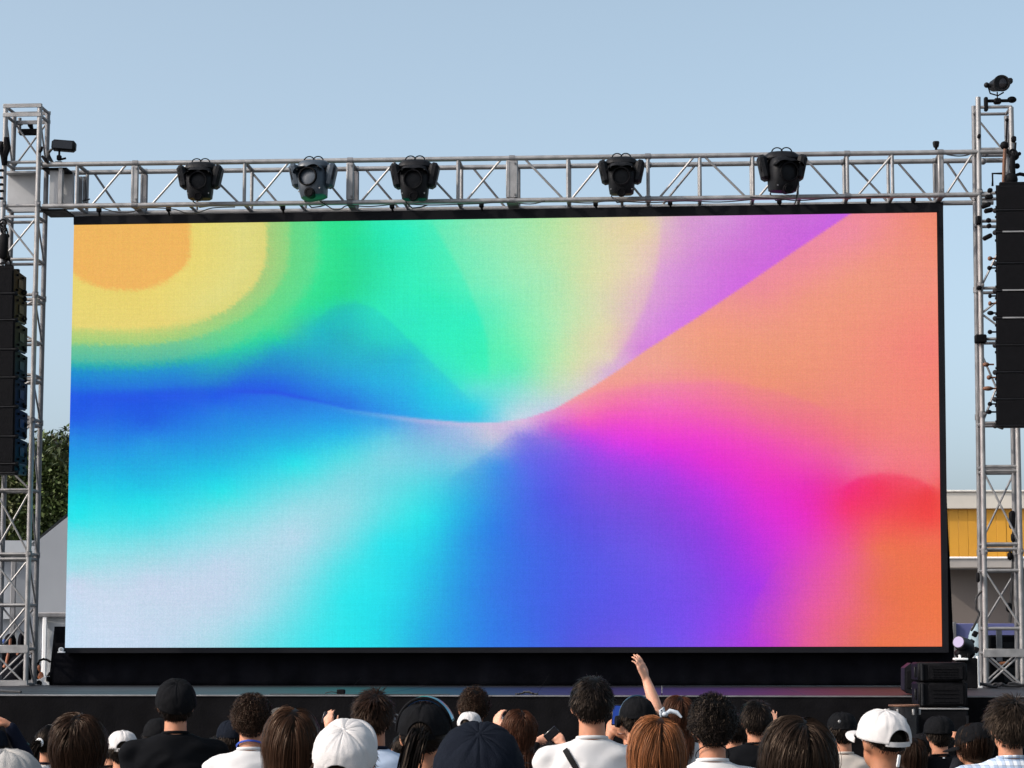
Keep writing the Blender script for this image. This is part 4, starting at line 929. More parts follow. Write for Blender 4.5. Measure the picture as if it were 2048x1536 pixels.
b = MB(); b.box(S(8, 1283, -.6), (.03, .03, .05), bev=.01); th.part('blue_tape', b, mat('blue_tape', (.04, .09, .3), .5))

# ------------------------------------------------------------------ background: marquee, canopy, building, hoarding
TENT = mat('tent_canvas', (0.27, 0.29, 0.315), 0.85, 0, 0.12, .6, 0.35, 2.2, spec=.2)
TENTD = mat('tent_canvas_valance', (0.33, 0.35, 0.37), 0.85, 0, 0.1, .8, 0.3, 3, spec=.2)
def wp(px, py, Y): return W(px, py, Y)
TY = 31.0
th = Thing('marquee', 'grey canvas marquee with sloping gable roof behind the screen\'s left edge', 'tent', (wp(85, 1300, TY).x + 3, TY, gz(30)), frame='world')
p_e, p_s, p_r = wp(76, 1081, TY), wp(76, 1225, TY), wp(137, 1032, TY)
slope = (p_r.z - p_e.z) / (p_r.x - p_e.x); xr_ = p_e.x + 5.0; zr = p_e.z + 2.3 * slope
def sheet(P00, P10, P11, P01, nu, nv, amp, fr, dy=True):
    b = MB(); vs = []
    for j in range(nv + 1):
        for i in range(nu + 1):
            u, v = i / nu, j / nv; p = P00.lerp(P10, u).lerp(P01.lerp(P11, u), v); q = p.copy()
            n_ = mnoise.noise(Vector((p.x * fr, p.z * fr * .5, p.y * .3))) + .5 * mnoise.noise(Vector((p.x * fr * 2.3 + 4, p.z * fr, 1)))
            if dy: q.y += amp * n_
            else: q.z += amp * n_
            vs.append(q)
    b.add(vs, [(j * (nu + 1) + i, j * (nu + 1) + i + 1, (j + 1) * (nu + 1) + i + 1, (j + 1) * (nu + 1) + i) for j in range(nv) for i in range(nu)]); return b
V = Vector
zE = p_e.z; xm = p_e.x + 2.5; zm = zE + 2.5 * slope; g0 = gz(30)
b = MB(); yb = TY
n = 24; vs = []
for i in range(n + 1):
    x_ = p_e.x + 5.0 * i / n; zt_ = zE + (2.5 - abs(x_ - xm)) * slope
    for j in range(10):
        z_ = p_s.z + (zt_ - p_s.z) * j / 9; vs.append((x_, yb + .03 * mnoise.noise(V((x_ * 1.3, z_ * .8, 3))), z_))
b.add(vs, [(i * 10 + j, (i + 1) * 10 + j, (i + 1) * 10 + j + 1, i * 10 + j + 1) for i in range(n) for j in range(9)]); th.part('gable_wall', b, TENT)
th.part('lower_wall', sheet(V((p_e.x + .02, TY + .06, g0)), V((p_e.x + 5, TY + .06, g0)), V((p_e.x + 5, TY + .06, p_s.z - .02)), V((p_e.x + .02, TY + .06, p_s.z - .02)), 60, 14, .06, 2.2), mat('tent_wall_pale', (.40, .42, .44), .85, 0, .1, .8, .3, 3))
for s_, e_ in ((V((p_e.x - .12, 0, zE - .1 * slope)), V((xm, 0, zm + .02))), (V((p_e.x + 5.12, 0, zE - .1 * slope)), V((xm, 0, zm + .02)))):
    b = sheet(V((s_.x, TY + .01, s_.z + .03)), V((e_.x, TY + .01, e_.z + .03)), V((e_.x, TY + 6, e_.z + .03)), V((s_.x, TY + 6, s_.z + .03)), 16, 16, .03, 1.0, False); th.part('roof_panel', b, TENTD)
b = MB(); b.box((p_e.x + 2.5, TY - .03, p_s.z - .03), (5.1, .06, .06), bev=.01); th.part('eave_beam', b, ALUD)
for px in (91,):
    p = wp(px, 1225, TY); b = MB(); b.box((p.x, TY - .02, (p.z + g0) / 2), (.055, .055, p.z - g0 - .07), bev=.008); th.part('pole', b, WHT)
b = MB(); b.box((p_e.x + 5, TY, (p_s.z + g0) / 2), (.08, .08, p_s.z - g0)); th.part('pole', b, ALUD)
th.part('side_wall', sheet(V((p_e.x, TY, g0)), V((p_e.x, TY + 6, g0)), V((p_e.x, TY + 6, zE)), V((p_e.x, TY, zE)), 20, 14, .0, 1), TENT)
TY2 = 33.0
th = Thing('canopy_tent', 'flat-topped grey canopy tent behind the left tower\'s lower bays', 'tent', (wp(20, 1300, TY2).x, TY2, g0), frame='world')
l_, r_ = wp(-260, 1081, TY2), wp(80, 1081, TY2); v0 = wp(0, 1112, TY2).z; w0_ = wp(0, 1210, TY2).z; w1_ = wp(0, 1238, TY2).z
b = sheet(V((l_.x, TY2, v0)), V((r_.x, TY2, v0)), V((r_.x, TY2, l_.z)), V((l_.x, TY2, l_.z)), 40, 6, .03, 1.5); th.part('valance', b, TENTD)
b = sheet(V((l_.x, TY2, l_.z)), V((r_.x, TY2, l_.z)), V((r_.x, TY2 + 1.3, l_.z + .02)), V((l_.x, TY2 + 1.3, l_.z + .02)), 20, 6, .02, 1.2, False); th.part('roof_panel', b, TENTD)
b = sheet(V((l_.x, TY2 + .08, g0)), V((r_.x, TY2 + .08, g0)), V((r_.x, TY2 + .08, v0 + .05)), V((l_.x, TY2 + .08, v0 + .05)), 60, 20, .09, 1.1); th.part('wall', b, TENT)
b = MB(); b.box(((l_.x + r_.x) / 2, TY2 - .01, w0_), (r_.x - l_.x, .05, .05), bev=.01); th.part('rail', b, ALUD)
b = sheet(V((l_.x, TY2 - .02, w1_)), V((wp(50, 0, TY2).x, TY2 - .02, w1_)), V((wp(50, 0, TY2).x, TY2 - .02, w0_)), V((l_.x, TY2 - .02, w0_)), 20, 4, .015, 1.5); th.part('window_flap', b, TENTD)
for px in (28, -230):
    p = wp(px, 1112, TY2); b = MB(); b.box((p.x, TY2 + .01, (p.z + g0) / 2), (.07, .06, p.z - g0), bev=.01); th.part('pole', b, ALUD)

BY = 46.0
th = Thing('warehouse', 'low building with yellow cladding band under a cream parapet, right of the screen', 'building', (wp(1990, 1290, BY).x + 2, BY, g0), frame='world')
L_ = wp(1840, 1000, BY).x; Rr = L_ + 12.0
zz = [wp(0, y, BY).z for y in (985, 1018, 1119, 1137)]
def wb(x0, x1, z0, z1, y0=BY, dpt=.5, bev=.01):
    b = MB(); b.box(((x0 + x1) / 2, y0 + dpt / 2, (z0 + z1) / 2), (x1 - x0, dpt, z1 - z0), bev=bev); return b
CREAM = mat('cream_render', (.56, .52, .45), .8, 0, .1, .8, .1, 6, dirt=(.35, .32, .28), dirt_amt=.35)
th.part('parapet', wb(L_, Rr, zz[1] + .004, zz[0], BY - .12, .4), CREAM)
th.part('coping', wb(L_ - .05, Rr + .05, zz[0] + .002, zz[0] + .04, BY - .16, .5), mat('coping_stone', (.5, .48, .44), .8))
n = int((Rr - L_) / .19)
YEL = mat('yellow_cladding', (.58, .28, .022), .55, 0, .10, .9, dirt=(.40, .20, .03), dirt_amt=.5)
for i in range(n):        # each cladding sheet is a panel of its own, with a folded rib
    x0 = L_ + i * .19; b = MB(); j = random.uniform(-.004, .004)
    b.box((x0 + .095, BY + .05 + j, (zz[1] + zz[2]) / 2), (.187, .10, zz[1] - zz[2] - .006), bev=.004); th.part('cladding_panel', b, YEL)
th.part('ledge', wb(L_, Rr, zz[3], zz[2] - .003, BY - .5, .8), mat('ledge_paint', (.36, .33, .30), .8, 0, .1, 1))
th.part('gutter', wb(L_, Rr, zz[2] - .003, zz[2] + .035, BY - .53, .06), WHT)
th.part('wall', wb(L_, Rr, g0, zz[3] - .003, BY + .25, .4), mat('grey_render', (.15, .125, .11), .85, 0, .12, .7, .2, 4, dirt=(.13, .11, .10), dirt_amt=.5))
th.part('roof', wb(L_, Rr, zz[1] - .1, zz[1], BY + .45, 9), CREAM); th.part('side_wall', wb(L_, L_ + .2, g0, zz[1] - .11, BY + .7, 8), CREAM)
HY = 33.0
th = Thing('hoarding', 'low blue-violet panel fence in front of the warehouse', 'fence', (wp(1960, 1290, HY).x, HY, g0), frame='world')
x0 = wp(1880, 0, HY).x; zt = wp(0, 1247, HY).z; zb = wp(0, 1283, HY).z
for i in range(5):
    b = MB(); b.box((x0 + .6 + i * 1.21, HY, (zt + g0) / 2), (1.2, .04, zt - g0), bev=.006); th.part('panel', b, mat('blue_hoarding', (.085, .095, .23), .6, 0, .15, 1.2, dirt=(.16, .15, .22), dirt_amt=.4))
for i in range(6):
    b = MB(); b.box((x0 + i * 1.21, HY - .05, (zt + g0) / 2), (.05, .05, zt - g0 + .04), bev=.005); th.part('post', b, ALUD)
p = wp(1952, 1290, 30); b = MB(); b.ball((p.x + .02, 30, p.z - .05), (.13, .15, .33), 16, 12); solo('covered_bundle', b, mat('pale_blue_cover', (.22, .30, .34), .7, 0, .2, 3, .5, 8), 'pale blue-grey covered bundle in front of the blue hoarding', 'bundle', base=(p.x, 30, g0), frame='world')

# ------------------------------------------------------------------ trees behind the marquee
def leaf_mat(name, col):
    m = mat(name, col, .55, 0, .45, 1.7, spec=.35, attr='tint')
    N, L, P = m.node_tree.nodes, m.node_tree.links, m.node_tree.nodes['Principled BSDF']
    return m
LEAF = leaf_mat('leaf_green', (.075, .105, .03)); LEAF2 = leaf_mat('leaf_olive', (.10, .11, .04)); BARK = mat('bark', (.09, .065, .045), .9, 0, .3, 5, .6, 20)
def tree(label, x, y, h, blobs, nleaf, m, seed, leaf=.16, name='broadleaf_tree'):
    rng = np.random.default_rng(seed); rd = random.Random(seed)
    th = Thing(name, label, 'tree', (x, y, g0), frame='world')
    b = MB(); top = V((x + .2, y, g0 + h * .75))
    pts = [V((x, y, g0 - .1)), V((x + .05, y, g0 + h * .25)), V((x - .08, y + .05, g0 + h * .5)), top]; b.path(pts, [.22, .17, .12, .05], 10)
    tr = th.part('trunk', b, BARK)
    b = MB()
    for c, r in blobs:
        st_ = pts[1].lerp(pts[3], rd.random() * .8); c = V(c); mid = st_.lerp(c, .5) + V((rd.uniform(-.2, .2), 0, .15)); b.path([st_, mid, c], [.07, .045, .015], 7)
        for k in range(7):
            e = c + V((rd.gauss(0, 1), rd.gauss(0, 1), rd.gauss(0, 1))).normalized() * r * .85; b.path([mid.lerp(c, rd.random()), c.lerp(e, .5) + V((0, 0, .05)), e], [.025, .015, .005], 5)
    th.part('limbs', b, BARK)
    # leaves: short folded blades, clustered in sprays
    ws = np.array([r ** 2.2 for _, r in blobs]); ws /= ws.sum()
    ns = nleaf // 9
    bi = rng.choice(len(blobs), ns, p=ws); C = np.array([list(c) for c, _ in blobs])[bi]; Rr_ = np.array([r for _, r in blobs])[bi]
    dv = rng.normal(size=(ns, 3)); dv /= np.linalg.norm(dv, axis=1)[:, None]
    rad = Rr_ * (0.45 + .6 * rng.random(ns) ** .6); sp = C + dv * rad[:, None] * np.array([1, 1, .85])
    P = np.repeat(sp, 9, 0) + rng.normal(0, .10, (ns * 9, 3)); od = np.repeat(dv, 9, 0) + rng.normal(0, .7, (ns * 9, 3)); od[:, 2] += -.1
    od /= np.linalg.norm(od, axis=1)[:, None]; n = len(P)
    sd = np.cross(od, rng.normal(size=(n, 3))); sd /= np.linalg.norm(sd, axis=1)[:, None]; up = np.cross(od, sd)
    ln = leaf * rng.uniform(.6, 1.3, n)[:, None]; wd = ln * .22
    v = np.stack([P, P + od * ln * .45 + sd * wd + up * ln * .05, P + od * ln * .5, P + od * ln * .45 - sd * wd + up * ln * .05, P + od * ln - up * ln * .12], 1).reshape(-1, 3)
    i0 = np.arange(n) * 5; f = np.concatenate([np.stack([i0, i0 + 1, i0 + 2], 1), np.stack([i0, i0 + 2, i0 + 3], 1), np.stack([i0 + 1, i0 + 4, i0 + 2], 1), np.stack([i0 + 2, i0 + 4, i0 + 3], 1)])

    me = npmesh('crown', v - np.array([x, y, g0]), f, np.repeat(np.repeat(rng.uniform(.55, 1.35, ns), 9) * rng.uniform(.7, 1.3, n), 5))
    link('crown', me, m, th.o)
    return th
def npmesh(name, v, f, tint=None, smooth=False, nrm=None):
    me = bpy.data.meshes.new(name); v = np.asarray(v, np.float32); f = np.asarray(f, np.int32); k = f.shape[1]
    me.vertices.add(len(v)); me.vertices.foreach_set('co', v.ravel()); me.loops.add(f.size); me.loops.foreach_set('vertex_index', f.ravel())
    me.polygons.add(len(f)); me.polygons.foreach_set('loop_start', np.arange(0, f.size, k, dtype=np.int32)); me.polygons.foreach_set('loop_total', np.full(len(f), k, np.int32))
    if smooth: me.polygons.foreach_set('use_smooth', np.ones(len(f), bool))
    me.update(calc_edges=True)
    if tint is not None:
        c = me.color_attributes.new('tint', 'FLOAT_COLOR', 'POINT'); bb = np.ones((len(v), 4), np.float32); bb[:, :3] = np.asarray(tint, np.float32)[:, None] if np.ndim(tint) == 1 else tint; c.data.foreach_set('color', bb.ravel())
    return me
def B_(px, py, Y, rpx): v = W(px, py, Y); return (tuple(v), rpx * Y / F)
tY = 44
tree('dense dark green tree filling the gap beside the left tower', W(100, 0, tY).x, tY, 4.6, [B_(70, 930, tY, 38), B_(105, 950, tY, 45), B_(92, 905, tY, 30), B_(60, 985, tY, 50), B_(110, 1010, tY, 55), B_(80, 1050, tY, 55), B_(130, 905, tY, 26), B_(150, 960, tY, 50), B_(170, 1010, tY, 60), B_(50, 1080, tY, 50)], 38000, LEAF, 3, .115)
tree('broad olive tree at the left edge behind the speaker array', W(10, 0, tY).x, tY - 1, 4.4, [B_(10, 970, tY, 50), B_(-30, 960, tY, 55), B_(30, 1010, tY, 50), B_(0, 1050, tY, 60), B_(45, 945, tY, 32), B_(-60, 1010, tY, 70), B_(20, 930, tY, 30), B_(35, 1075, tY, 45)], 32000, LEAF2, 8, .11)
# spiky long-leaved top
th = Thing('long_leaved_tree', 'slender tree with long drooping leaves rising beside the screen edge', 'tree', (W(124, 0, 43).x, 43, g0), frame='world')
cx_ = W(124, 0, 43).x; b = MB(); zt_ = W(0, 905, 43).z; b.path([V((cx_ + .5, 45.5, g0)), V((cx_ + .4, 45.5, g0 + 2)), V((cx_ + .05, 44, zt_)), V((cx_, 43, W(0, 870, 43).z))], [.1, .07, .045, .015], 8); th.part('trunk', b, BARK)
rd = random.Random(9)
for (px, py, n_, ln_) in ((125, 872, 20, .36), (133, 862, 12, .3), (118, 893, 16, .38), (137, 900, 14, .36), (112, 915, 12, .36), (128, 925, 14, .4), (90, 884, 8, .3)):
    c = W(px, py, 43)
    for k in range(n_):
        a_ = rd.uniform(0, 6.283); el = rd.uniform(-.1, 1.1); d_ = V((math.cos(a_) * math.cos(el), math.sin(a_) * math.cos(el), math.sin(el))); s_ = d_.cross(V((0, 0, 1))).normalized(); L2 = ln_ * rd.uniform(.6, 1.1)
        b = MB(); vs = []; m5 = 5
        for i in range(m5 + 1):
            t = i / m5; p = c + d_ * L2 * t + V((0, 0, -.45 * L2 * t * t)); w_ = .030 * math.sin(math.pi * (t * .86 + .1)); vs += [p + s_ * w_, p - V((0, 0, .25 * w_)), p - s_ * w_]
        b.add(vs, [q for i in range(m5) for q in ((i * 3, i * 3 + 1, i * 3 + 4, i * 3 + 3), (i * 3 + 1, i * 3 + 2, i * 3 + 5, i * 3 + 4))])
        lf = th.part('leaf', b, mat('long_leaf', (.055, .07, .03), .5, 0, .3, 2))

# ------------------------------------------------------------------ people
def remesh(prims, voxel, it=4, fac=.5, name='body'):
    b = MB()
    for p in prims: b.add(p.v, p.f)
    me = bpy.data.meshes.new(name); me.from_pydata(b.v, [], b.f)
    bm = bmesh.new(); bm.from_mesh(me); bmesh.ops.recalc_face_normals(bm, faces=bm.faces); bm.to_mesh(me); bm.free()
    o = bpy.data.objects.new('tmp', me); COL.objects.link(o)
    md = o.modifiers.new('r', 'REMESH'); md.mode = 'VOXEL'; md.voxel_size = voxel; md.use_smooth_shade = True
    if it:
        sm = o.modifiers.new('s', 'SMOOTH'); sm.factor = fac; sm.iterations = it
    dg = bpy.context.evaluated_depsgraph_get(); dg.update()
    out = bpy.data.meshes.new_from_object(o.evaluated_get(dg)); out.name = name
    bpy.data.objects.remove(o); bpy.data.meshes.remove(me)
    return out
def cap_(p, r0, q, r1, n=14):
    b = MB(); p, q = Vector(p), Vector(q); d = (q - p).normalized(); u = d.orthogonal().normalized(); w = d.cross(u)
    rows = []
    for a in (-80, -50, -20): rows.append((p + d * (r0 * math.sin(R(a))), r0 * math.cos(R(a))))
    rows += [(p, r0), (q, r1)]
    for a in (20, 50, 80): rows.append((q + d * (r1 * math.sin(R(a))), r1 * math.cos(R(a))))
    vs = [c + (u * math.cos(2 * math.pi * i / n) + w * math.sin(2 * math.pi * i / n)) * rr for c, rr in rows for i in range(n)]
    fs = [(j * n + i, j * n + (i + 1) % n, (j + 1) * n + (i + 1) % n, (j + 1) * n + i) for j in range(len(rows) - 1) for i in range(n)]
    fs += [tuple(range(n))[::-1], tuple(range((len(rows) - 1) * n, len(rows) * n))]
    b.add(vs, fs); return b
def el_(c, r, rot=None): b = MB(); b.ball(c, r, 20, 14, rot); return b
def lo_(rings, e=2.2): b = MB(); b.loft(rings, 28, e); return b
def hand_(w, tip, nrm, side=1, k=1.0, curl=.35, spread=.10, fing=(.95, 1.0, .93, .75)):
    """wrist point, direction of the fingers, palm normal; side=+1 puts the thumb on the +across side"""
    w = Vector(w); d = Vector(tip).normalized(); n_ = Vector(nrm); n_ = (n_ - d * n_.dot(d)).normalized(); a = d.cross(n_) * side
    out = []
    base = [w + d * .088 * k * s_ + a * (.030 - .020 * i) * k for i, s_ in enumerate((.98, 1.03, 1.0, .92))]
    for i, bs in enumerate(base): out.append(cap_(w + a * (.014 - .010 * i) * k, .0145 * k, bs, .0125 * k, 10))
    out.append(cap_(w, .022 * k, w + d * .05 * k, .024 * k, 12))
    for i, bs in enumerate(base):
        L = .078 * k * fing[i]; r_ = (.0088 if i < 3 else .0078) * k; dd_ = (d + a * spread * (1.5 - i) * .6).normalized(); p = bs
        for j, fr in enumerate((.45, .32, .26)):
            ang = curl * (j + .4) * (1 + .12 * i); v = dd_ * math.cos(ang) + n_ * math.sin(ang); q = p + v * L * fr
            out.append(cap_(p, r_ * (1 - .09 * j), q, r_ * (1 - .09 * (j + 1)), 9)); p = q
    t0 = w + d * .025 * k + a * .022 * k; t1 = t0 + (a * .75 + d * .55 + n_ * .25).normalized() * .038 * k; t2 = t1 + (a * .35 + d * .9 + n_ * .3).normalized() * .030 * k; t3 = t2 + (a * .1 + d + n_ * .3).normalized() * .025 * k
    out += [cap_(t0, .0150 * k, t1, .0115 * k, 10), cap_(t1, .0115 * k, t2, .0100 * k, 10), cap_(t2, .0100 * k, t3, .0080 * k, 9)]
    return out
ARMS_DOWN = dict(L=[(-.178, 0, 1.36), (-.225, -.01, 1.09), (-.225, .07, .86)], Rr=[(.178, 0, 1.36), (.225, -.01, 1.09), (.225, .07, .86)])
def body_prims(arms, fem=False, neck=1.0):
    w = .88 if fem else 1.0
    P = [el_((0, -.008, 1.602), (.0765, .097, .098)), el_((0, .028, 1.540), (.058, .066, .066)), el_((0, .058, 1.500), (.028, .028, .022)),
         cap_((0, -.022, 1.40), .060 * neck, (0, -.012, 1.56), .054 * neck, 20),
         cap_((0, .086, 1.600), .010, (0, .106, 1.572), .014, 10), el_((0, .089, 1.538), (.024, .012, .012)), el_((-.034, .082, 1.62), (.024, .014, .009)), el_((.034, .082, 1.62), (.024, .014, .009)),
         el_((0, .075, 1.512), (.02, .018, .012))]
    for s_ in (-1, 1):      # ears: a tilted disc with a rim
        M = Euler((R(-12), R(0), R(s_ * -22))).to_matrix()
        P.append(el_((s_ * .081, -.006, 1.578), (.009, .019, .032), M)); P.append(el_((s_ * .088, -.016, 1.586), (.008, .010, .022), M))
    P.append(lo_([(0, -.01, .80, .16 * w + .01, .105), (0, -.01, .88, .168 * w + .01, .112), (0, 0, 1.02, .145 * w, .098), (0, 0, 1.18, .160 * w, .108), (0, -.003, 1.30, .172 * w, .106), (0, -.008, 1.36, .158 * w, .088), (0, -.012, 1.40, .120 * w, .070), (0, -.015, 1.435, .075 * w, .055)]))
    for key, s_ in (('L', -1), ('Rr', 1)):
        a, e, wr = [Vector(v) for v in arms[key][:3]]
        if fem: a = Vector((a.x * .9, a.y, a.z))
        P.append(cap_(a, .050 * w, e, .036 * w)); P.append(cap_(e, .037 * w, e.lerp(wr, .35), .036 * w)); P.append(cap_(e.lerp(wr, .35), .036 * w, wr, .024 * w))
        h = arms.get('h' + key, {})
        dirn = Vector(h.get('dir', (wr - e))); nr = Vector(h.get('n', (-s_, 0, 0)))
        P += hand_(wr, dirn, nr, h.get('side', s_ * (1 if True else 1)), h.get('k', 1.0 if not fem else .92), h.get('curl', .35), h.get('spread', .1))
    for s_ in (-1, 1):
        P += [cap_((s_ * .088, -.005, .84), .088, (s_ * .095, 0, .50), .056), cap_((s_ * .095, 0, .50), .055, (s_ * .10, -.02, .30), .053), cap_((s_ * .10, -.02, .30), .053, (s_ * .10, -.025, .09), .036), cap_((s_ * .10, -.035, .045), .038, (s_ * .115, .14, .032), .030)]
    return P
def shirt_prims(arms, fem=False, long_=False, broad=1.0):
    w = (.90 if fem else 1.0) * broad
    P = [lo_([(0, -.008, .80, .192 * max(w, .98), .140), (0, -.008, .88, .188 * max(w, .95), .136), (0, -.008, .97, .176 * w, .128), (0, -.004, 1.10, .172 * w, .122), (0, -.004, 1.22, .183 * w, .124), (0, -.006, 1.30, .190 * w, .120), (0, -.01, 1.35, .184 * w, .108), (0, -.013, 1.385, .165 * w, .096),
                (0, -.015, 1.412, .138 * w, .084), (0, -.017, 1.432, .105 * w, .073), (0, -.018, 1.447, .079 * w, .064), (0, -.018, 1.455, .066, .058)], 2.15)]
    for key, s_ in (('L', -1), ('Rr', 1)):
        a, e, wr = [Vector(v) for v in arms[key][:3]]; a = Vector((a.x * (.9 if fem else 1) * broad, a.y, a.z))
        if long_:
            P += [cap_(a, .064, e, .054), cap_(e, .054, e.lerp(wr, .93), .040)]
        else:
            P += [cap_(a, .060, a.lerp(e, .72), .064, 18)]
        P += [cap_((s_ * .085 * w, -.014, 1.385), .050, a + Vector((0, 0, .004)), .057, 18)]
    return P
def wrinkle(me, seed, amp=.017, kx=1.0):
    n = len(me.vertices); co = np.empty(n * 3, np.float32); me.vertices.foreach_get('co', co); co = co.reshape(-1, 3)
    no = np.empty(n * 3, np.float32); me.vertex_normals.foreach_get('vector', no); no = no.reshape(-1, 3); o3 = seed * 7.3
    out = co.copy()
    for i in range(n):
        x, y, z = co[i]
        if z > 1.44: continue
        v = mnoise.noise((x * 5 + o3, y * 5, z * 9 + x * 5)) + .55 * mnoise.noise((x * 11 + z * 7, y * 10 + o3, z * 22)) + .5 * (1 - abs(mnoise.noise((x * 7 - z * 6, o3, z * 8 + y * 5))) * 3)
        out[i] += no[i] * amp * v * min(1, (1.45 - z) * 12)
    me.vertices.foreach_set('co', out.ravel()); me.update(); return me

HAIRM = {}
def hair_mat(name, col, rough=.42):
    if name in HAIRM: return HAIRM[name]
    m = bpy.data.materials.new('hair_' + name); N, L, P = nodes_of(m)
    at = N.new('ShaderNodeAttribute'); at.attribute_name = 'tint'
    mx = N.new('ShaderNodeMixRGB'); mx.blend_type = 'MULTIPLY'; mx.inputs[0].default_value = 1; mx.inputs[1].default_value = (*col, 1)
    L.new(at.outputs['Color'], mx.inputs[2]); L.new(mx.outputs[0], P.inputs['Base Color']); P.inputs['Roughness'].default_value = rough
    P.inputs['Specular IOR Level'].default_value = .13
    P.inputs['Specular Tint'].default_value = (1.0, .75, .55, 1)
    HAIRM[name] = m; return m
HAIR_BLACK = hair_mat('black', (.0052, .0042, .0042)); HAIR_DARK = hair_mat('dark_brown', (.014, .0070, .0046)); HAIR_BROWN = hair_mat('brown', (.042, .016, .009)); HAIR_COPPER = hair_mat('copper', (.135, .050, .020))
HC = np.array([0, -.014, 1.603])
def nrm_(v): return v / (np.linalg.norm(v, axis=1)[:, None] + 1e-9)
def hair(style, seed, n, vol=1.0, nape=-.80, length=None, width=.0030, zmax=None, flare=0.0, messy=1.0, zend=1.2):
    """hair as one mesh: a close shell under many narrow curved locks"""
    rng = np.random.default_rng(seed)
    Rd = np.array([.087, .106, .107]) * vol
    # --- shell
    nu, nv = 44, 30; vs = []
    def hairline(az):                       # lowest latitude that carries hair; az 0 is the face, pi the nape
        t = abs(az) / math.pi
        return np.interp(t, [0, .22, .36, .44, .50, .60, .75, 1.0], [.62, .52, .12, -.02, -.02, .44 * nape, .9 * nape, nape])
    for j in range(nv + 1):
        for i in range(nu):
            az = -math.pi + 2 * math.pi * i / nu; low = hairline(az); s_ = 1 - (1 - low) * (j / nv)
            s_ = max(-.98, min(1, s_)); c_ = math.sqrt(1 - s_ * s_); k = 1.0 if j < nv - 2 else (.97 if j == nv - 2 else (.90 if j == nv - 1 else .78))
            bump = 1 + .012 * messy * mnoise.noise((math.sin(az) * 3 + seed, math.cos(az) * 3, s_ * 3)) * 2
            vs.append(HC + Rd * k * bump * np.array([math.sin(az) * c_, math.cos(az) * c_, s_]))
    fs = [(j * nu + i, (j + 1) * nu + i, (j + 1) * nu + (i + 1) % nu, j * nu + (i + 1) % nu) for j in range(nv) for i in range(nu)]
    V0 = np.array(vs); F0 = np.array(fs); T0 = np.full(len(V0), .12)
    VV, FF, TT = [V0], [F0], [T0]
    long_ = style in ('long', 'bob', 'tail')
    # --- roots
    az = rng.uniform(-math.pi, math.pi, n * 3); s_ = rng.uniform(-.85, 1, n * 3)
    low = np.array([hairline(a) for a in az]); ok = s_ > low + .02
    if zmax is not None: ok &= (HC[2] + Rd[2] * s_) < zmax
    az, s_ = az[ok][:n], s_[ok][:n]; c_ = np.sqrt(1 - s_ ** 2); m = len(az)
    D = np.stack([np.sin(az) * c_, np.cos(az) * c_, s_], 1); P = HC + D * Rd * .985; N_ = nrm_(D / Rd)
    wh = np.array([.012, -.055, .10]); A = P - (HC + wh); A -= (A * N_).sum(1)[:, None] * N_; A = nrm_(A)
    if style == 'long' or style == 'bob':
        part = np.sign(P[:, 0] - .012)[:, None] * np.array([[1., 0, 0]]); A = nrm_(A * .5 + part * .6 * np.clip(s_, 0, 1)[:, None] + np.array([0, -.25, -.3])); A -= (A * N_).sum(1)[:, None] * N_; A = nrm_(A)
    if style == 'tail':
        tie = np.array([0, -.125, 1.60]); A = tie - P; A -= (A * N_).sum(1)[:, None] * N_ * .9; A = nrm_(A)
    steps = {'short': 5, 'spiky': 5, 'curly': 7, 'long': 16, 'bob': 12, 'tail': 9}[style]
    base_len = {'short': .050, 'spiky': .052, 'curly': .062, 'long': .42, 'bob': .19, 'tail': .14}[style] if length is None else length
    Ls = base_len * rng.uniform(.65, 1.2, m)
    if style in ('short', 'spiky', 'curly'): Ls *= np.interp(s_, [-.8, -.3, .4, 1], [.30, .55, .95, 1.05])
    lift = {'short': .35, 'spiky': .85, 'curly': .6, 'long': .10, 'bob': .14, 'tail': .02}[style]
    noise_ = rng.normal(0, 1, (m, 3)); cl = np.array([mnoise.noise_vector(Vector(p * 22 + seed)) for p in P]) if m < 20000 else noise_
    fly = rng.random(m) < .05
    A = nrm_(A + cl * (.55 if not long_ else .12) * messy + noise_ * (.16 if not long_ else .05) * messy)
    pts = [P.copy()]; d = nrm_(A + N_ * lift * (1 + .5 * cl[:, :1]) + fly[:, None] * (N_ * .8 + noise_ * .5)); ph = rng.uniform(0, 6.28, m); hang = rng.uniform(0, 1, m)
    for k in range(steps):
        st_ = (Ls / steps)[:, None]
        if long_ and style != 'tail':
            below = np.clip((1.60 - pts[-1][:, 2:3]) * 12, 0, 1)
            out = np.sign(pts[-1][:, :1]) * np.array([[1., 0, 0]]) * flare
            nn = nrm_((pts[-1] - HC) / Rd ** 2); gv = np.array([0, 0, -1.]) + out; gt = gv - (gv * nn).sum(1)[:, None] * nn * (1 - below)
            tgt = nrm_(d * .55 * (1 - below) + A * .25 * (1 - below) ** 2 * (k < 4) + gt * (below + .55) + cl * .05)
            tgt = nrm_(tgt - (tgt * nn).sum(1)[:, None] * nn * (1 - below) * ((tgt * nn).sum(1)[:, None] > 0))
            if style == 'bob' and k > steps * .6: tgt = nrm_(tgt + (HC - pts[-1]) * np.array([1, 1, 0]) * 3.5)
            d = nrm_(d * .35 + tgt * .65)
        elif style == 'tail':
            d = nrm_(d * .3 + nrm_(tie - pts[-1]) * .7)
        elif style == 'curly':
            w_ = np.stack([np.sin(ph + k * 1.5), np.cos(ph * 1.3 + k * 1.5), np.sin(ph * .7 + k * 1.2)], 1); d = nrm_(d * .55 + A * .25 + w_ * .6)
        else:
            d = nrm_(d * .8 + A * .25 + np.array([0, 0, -.10]) + rng.normal(0, .06, (m, 3)))
        q = pts[-1] + d * st_
        rel = (q - HC) / (Rd * (1.0 + (.05 * (0.2 + hang) if long_ else 0))[:, None] if long_ else Rd * 1.0)
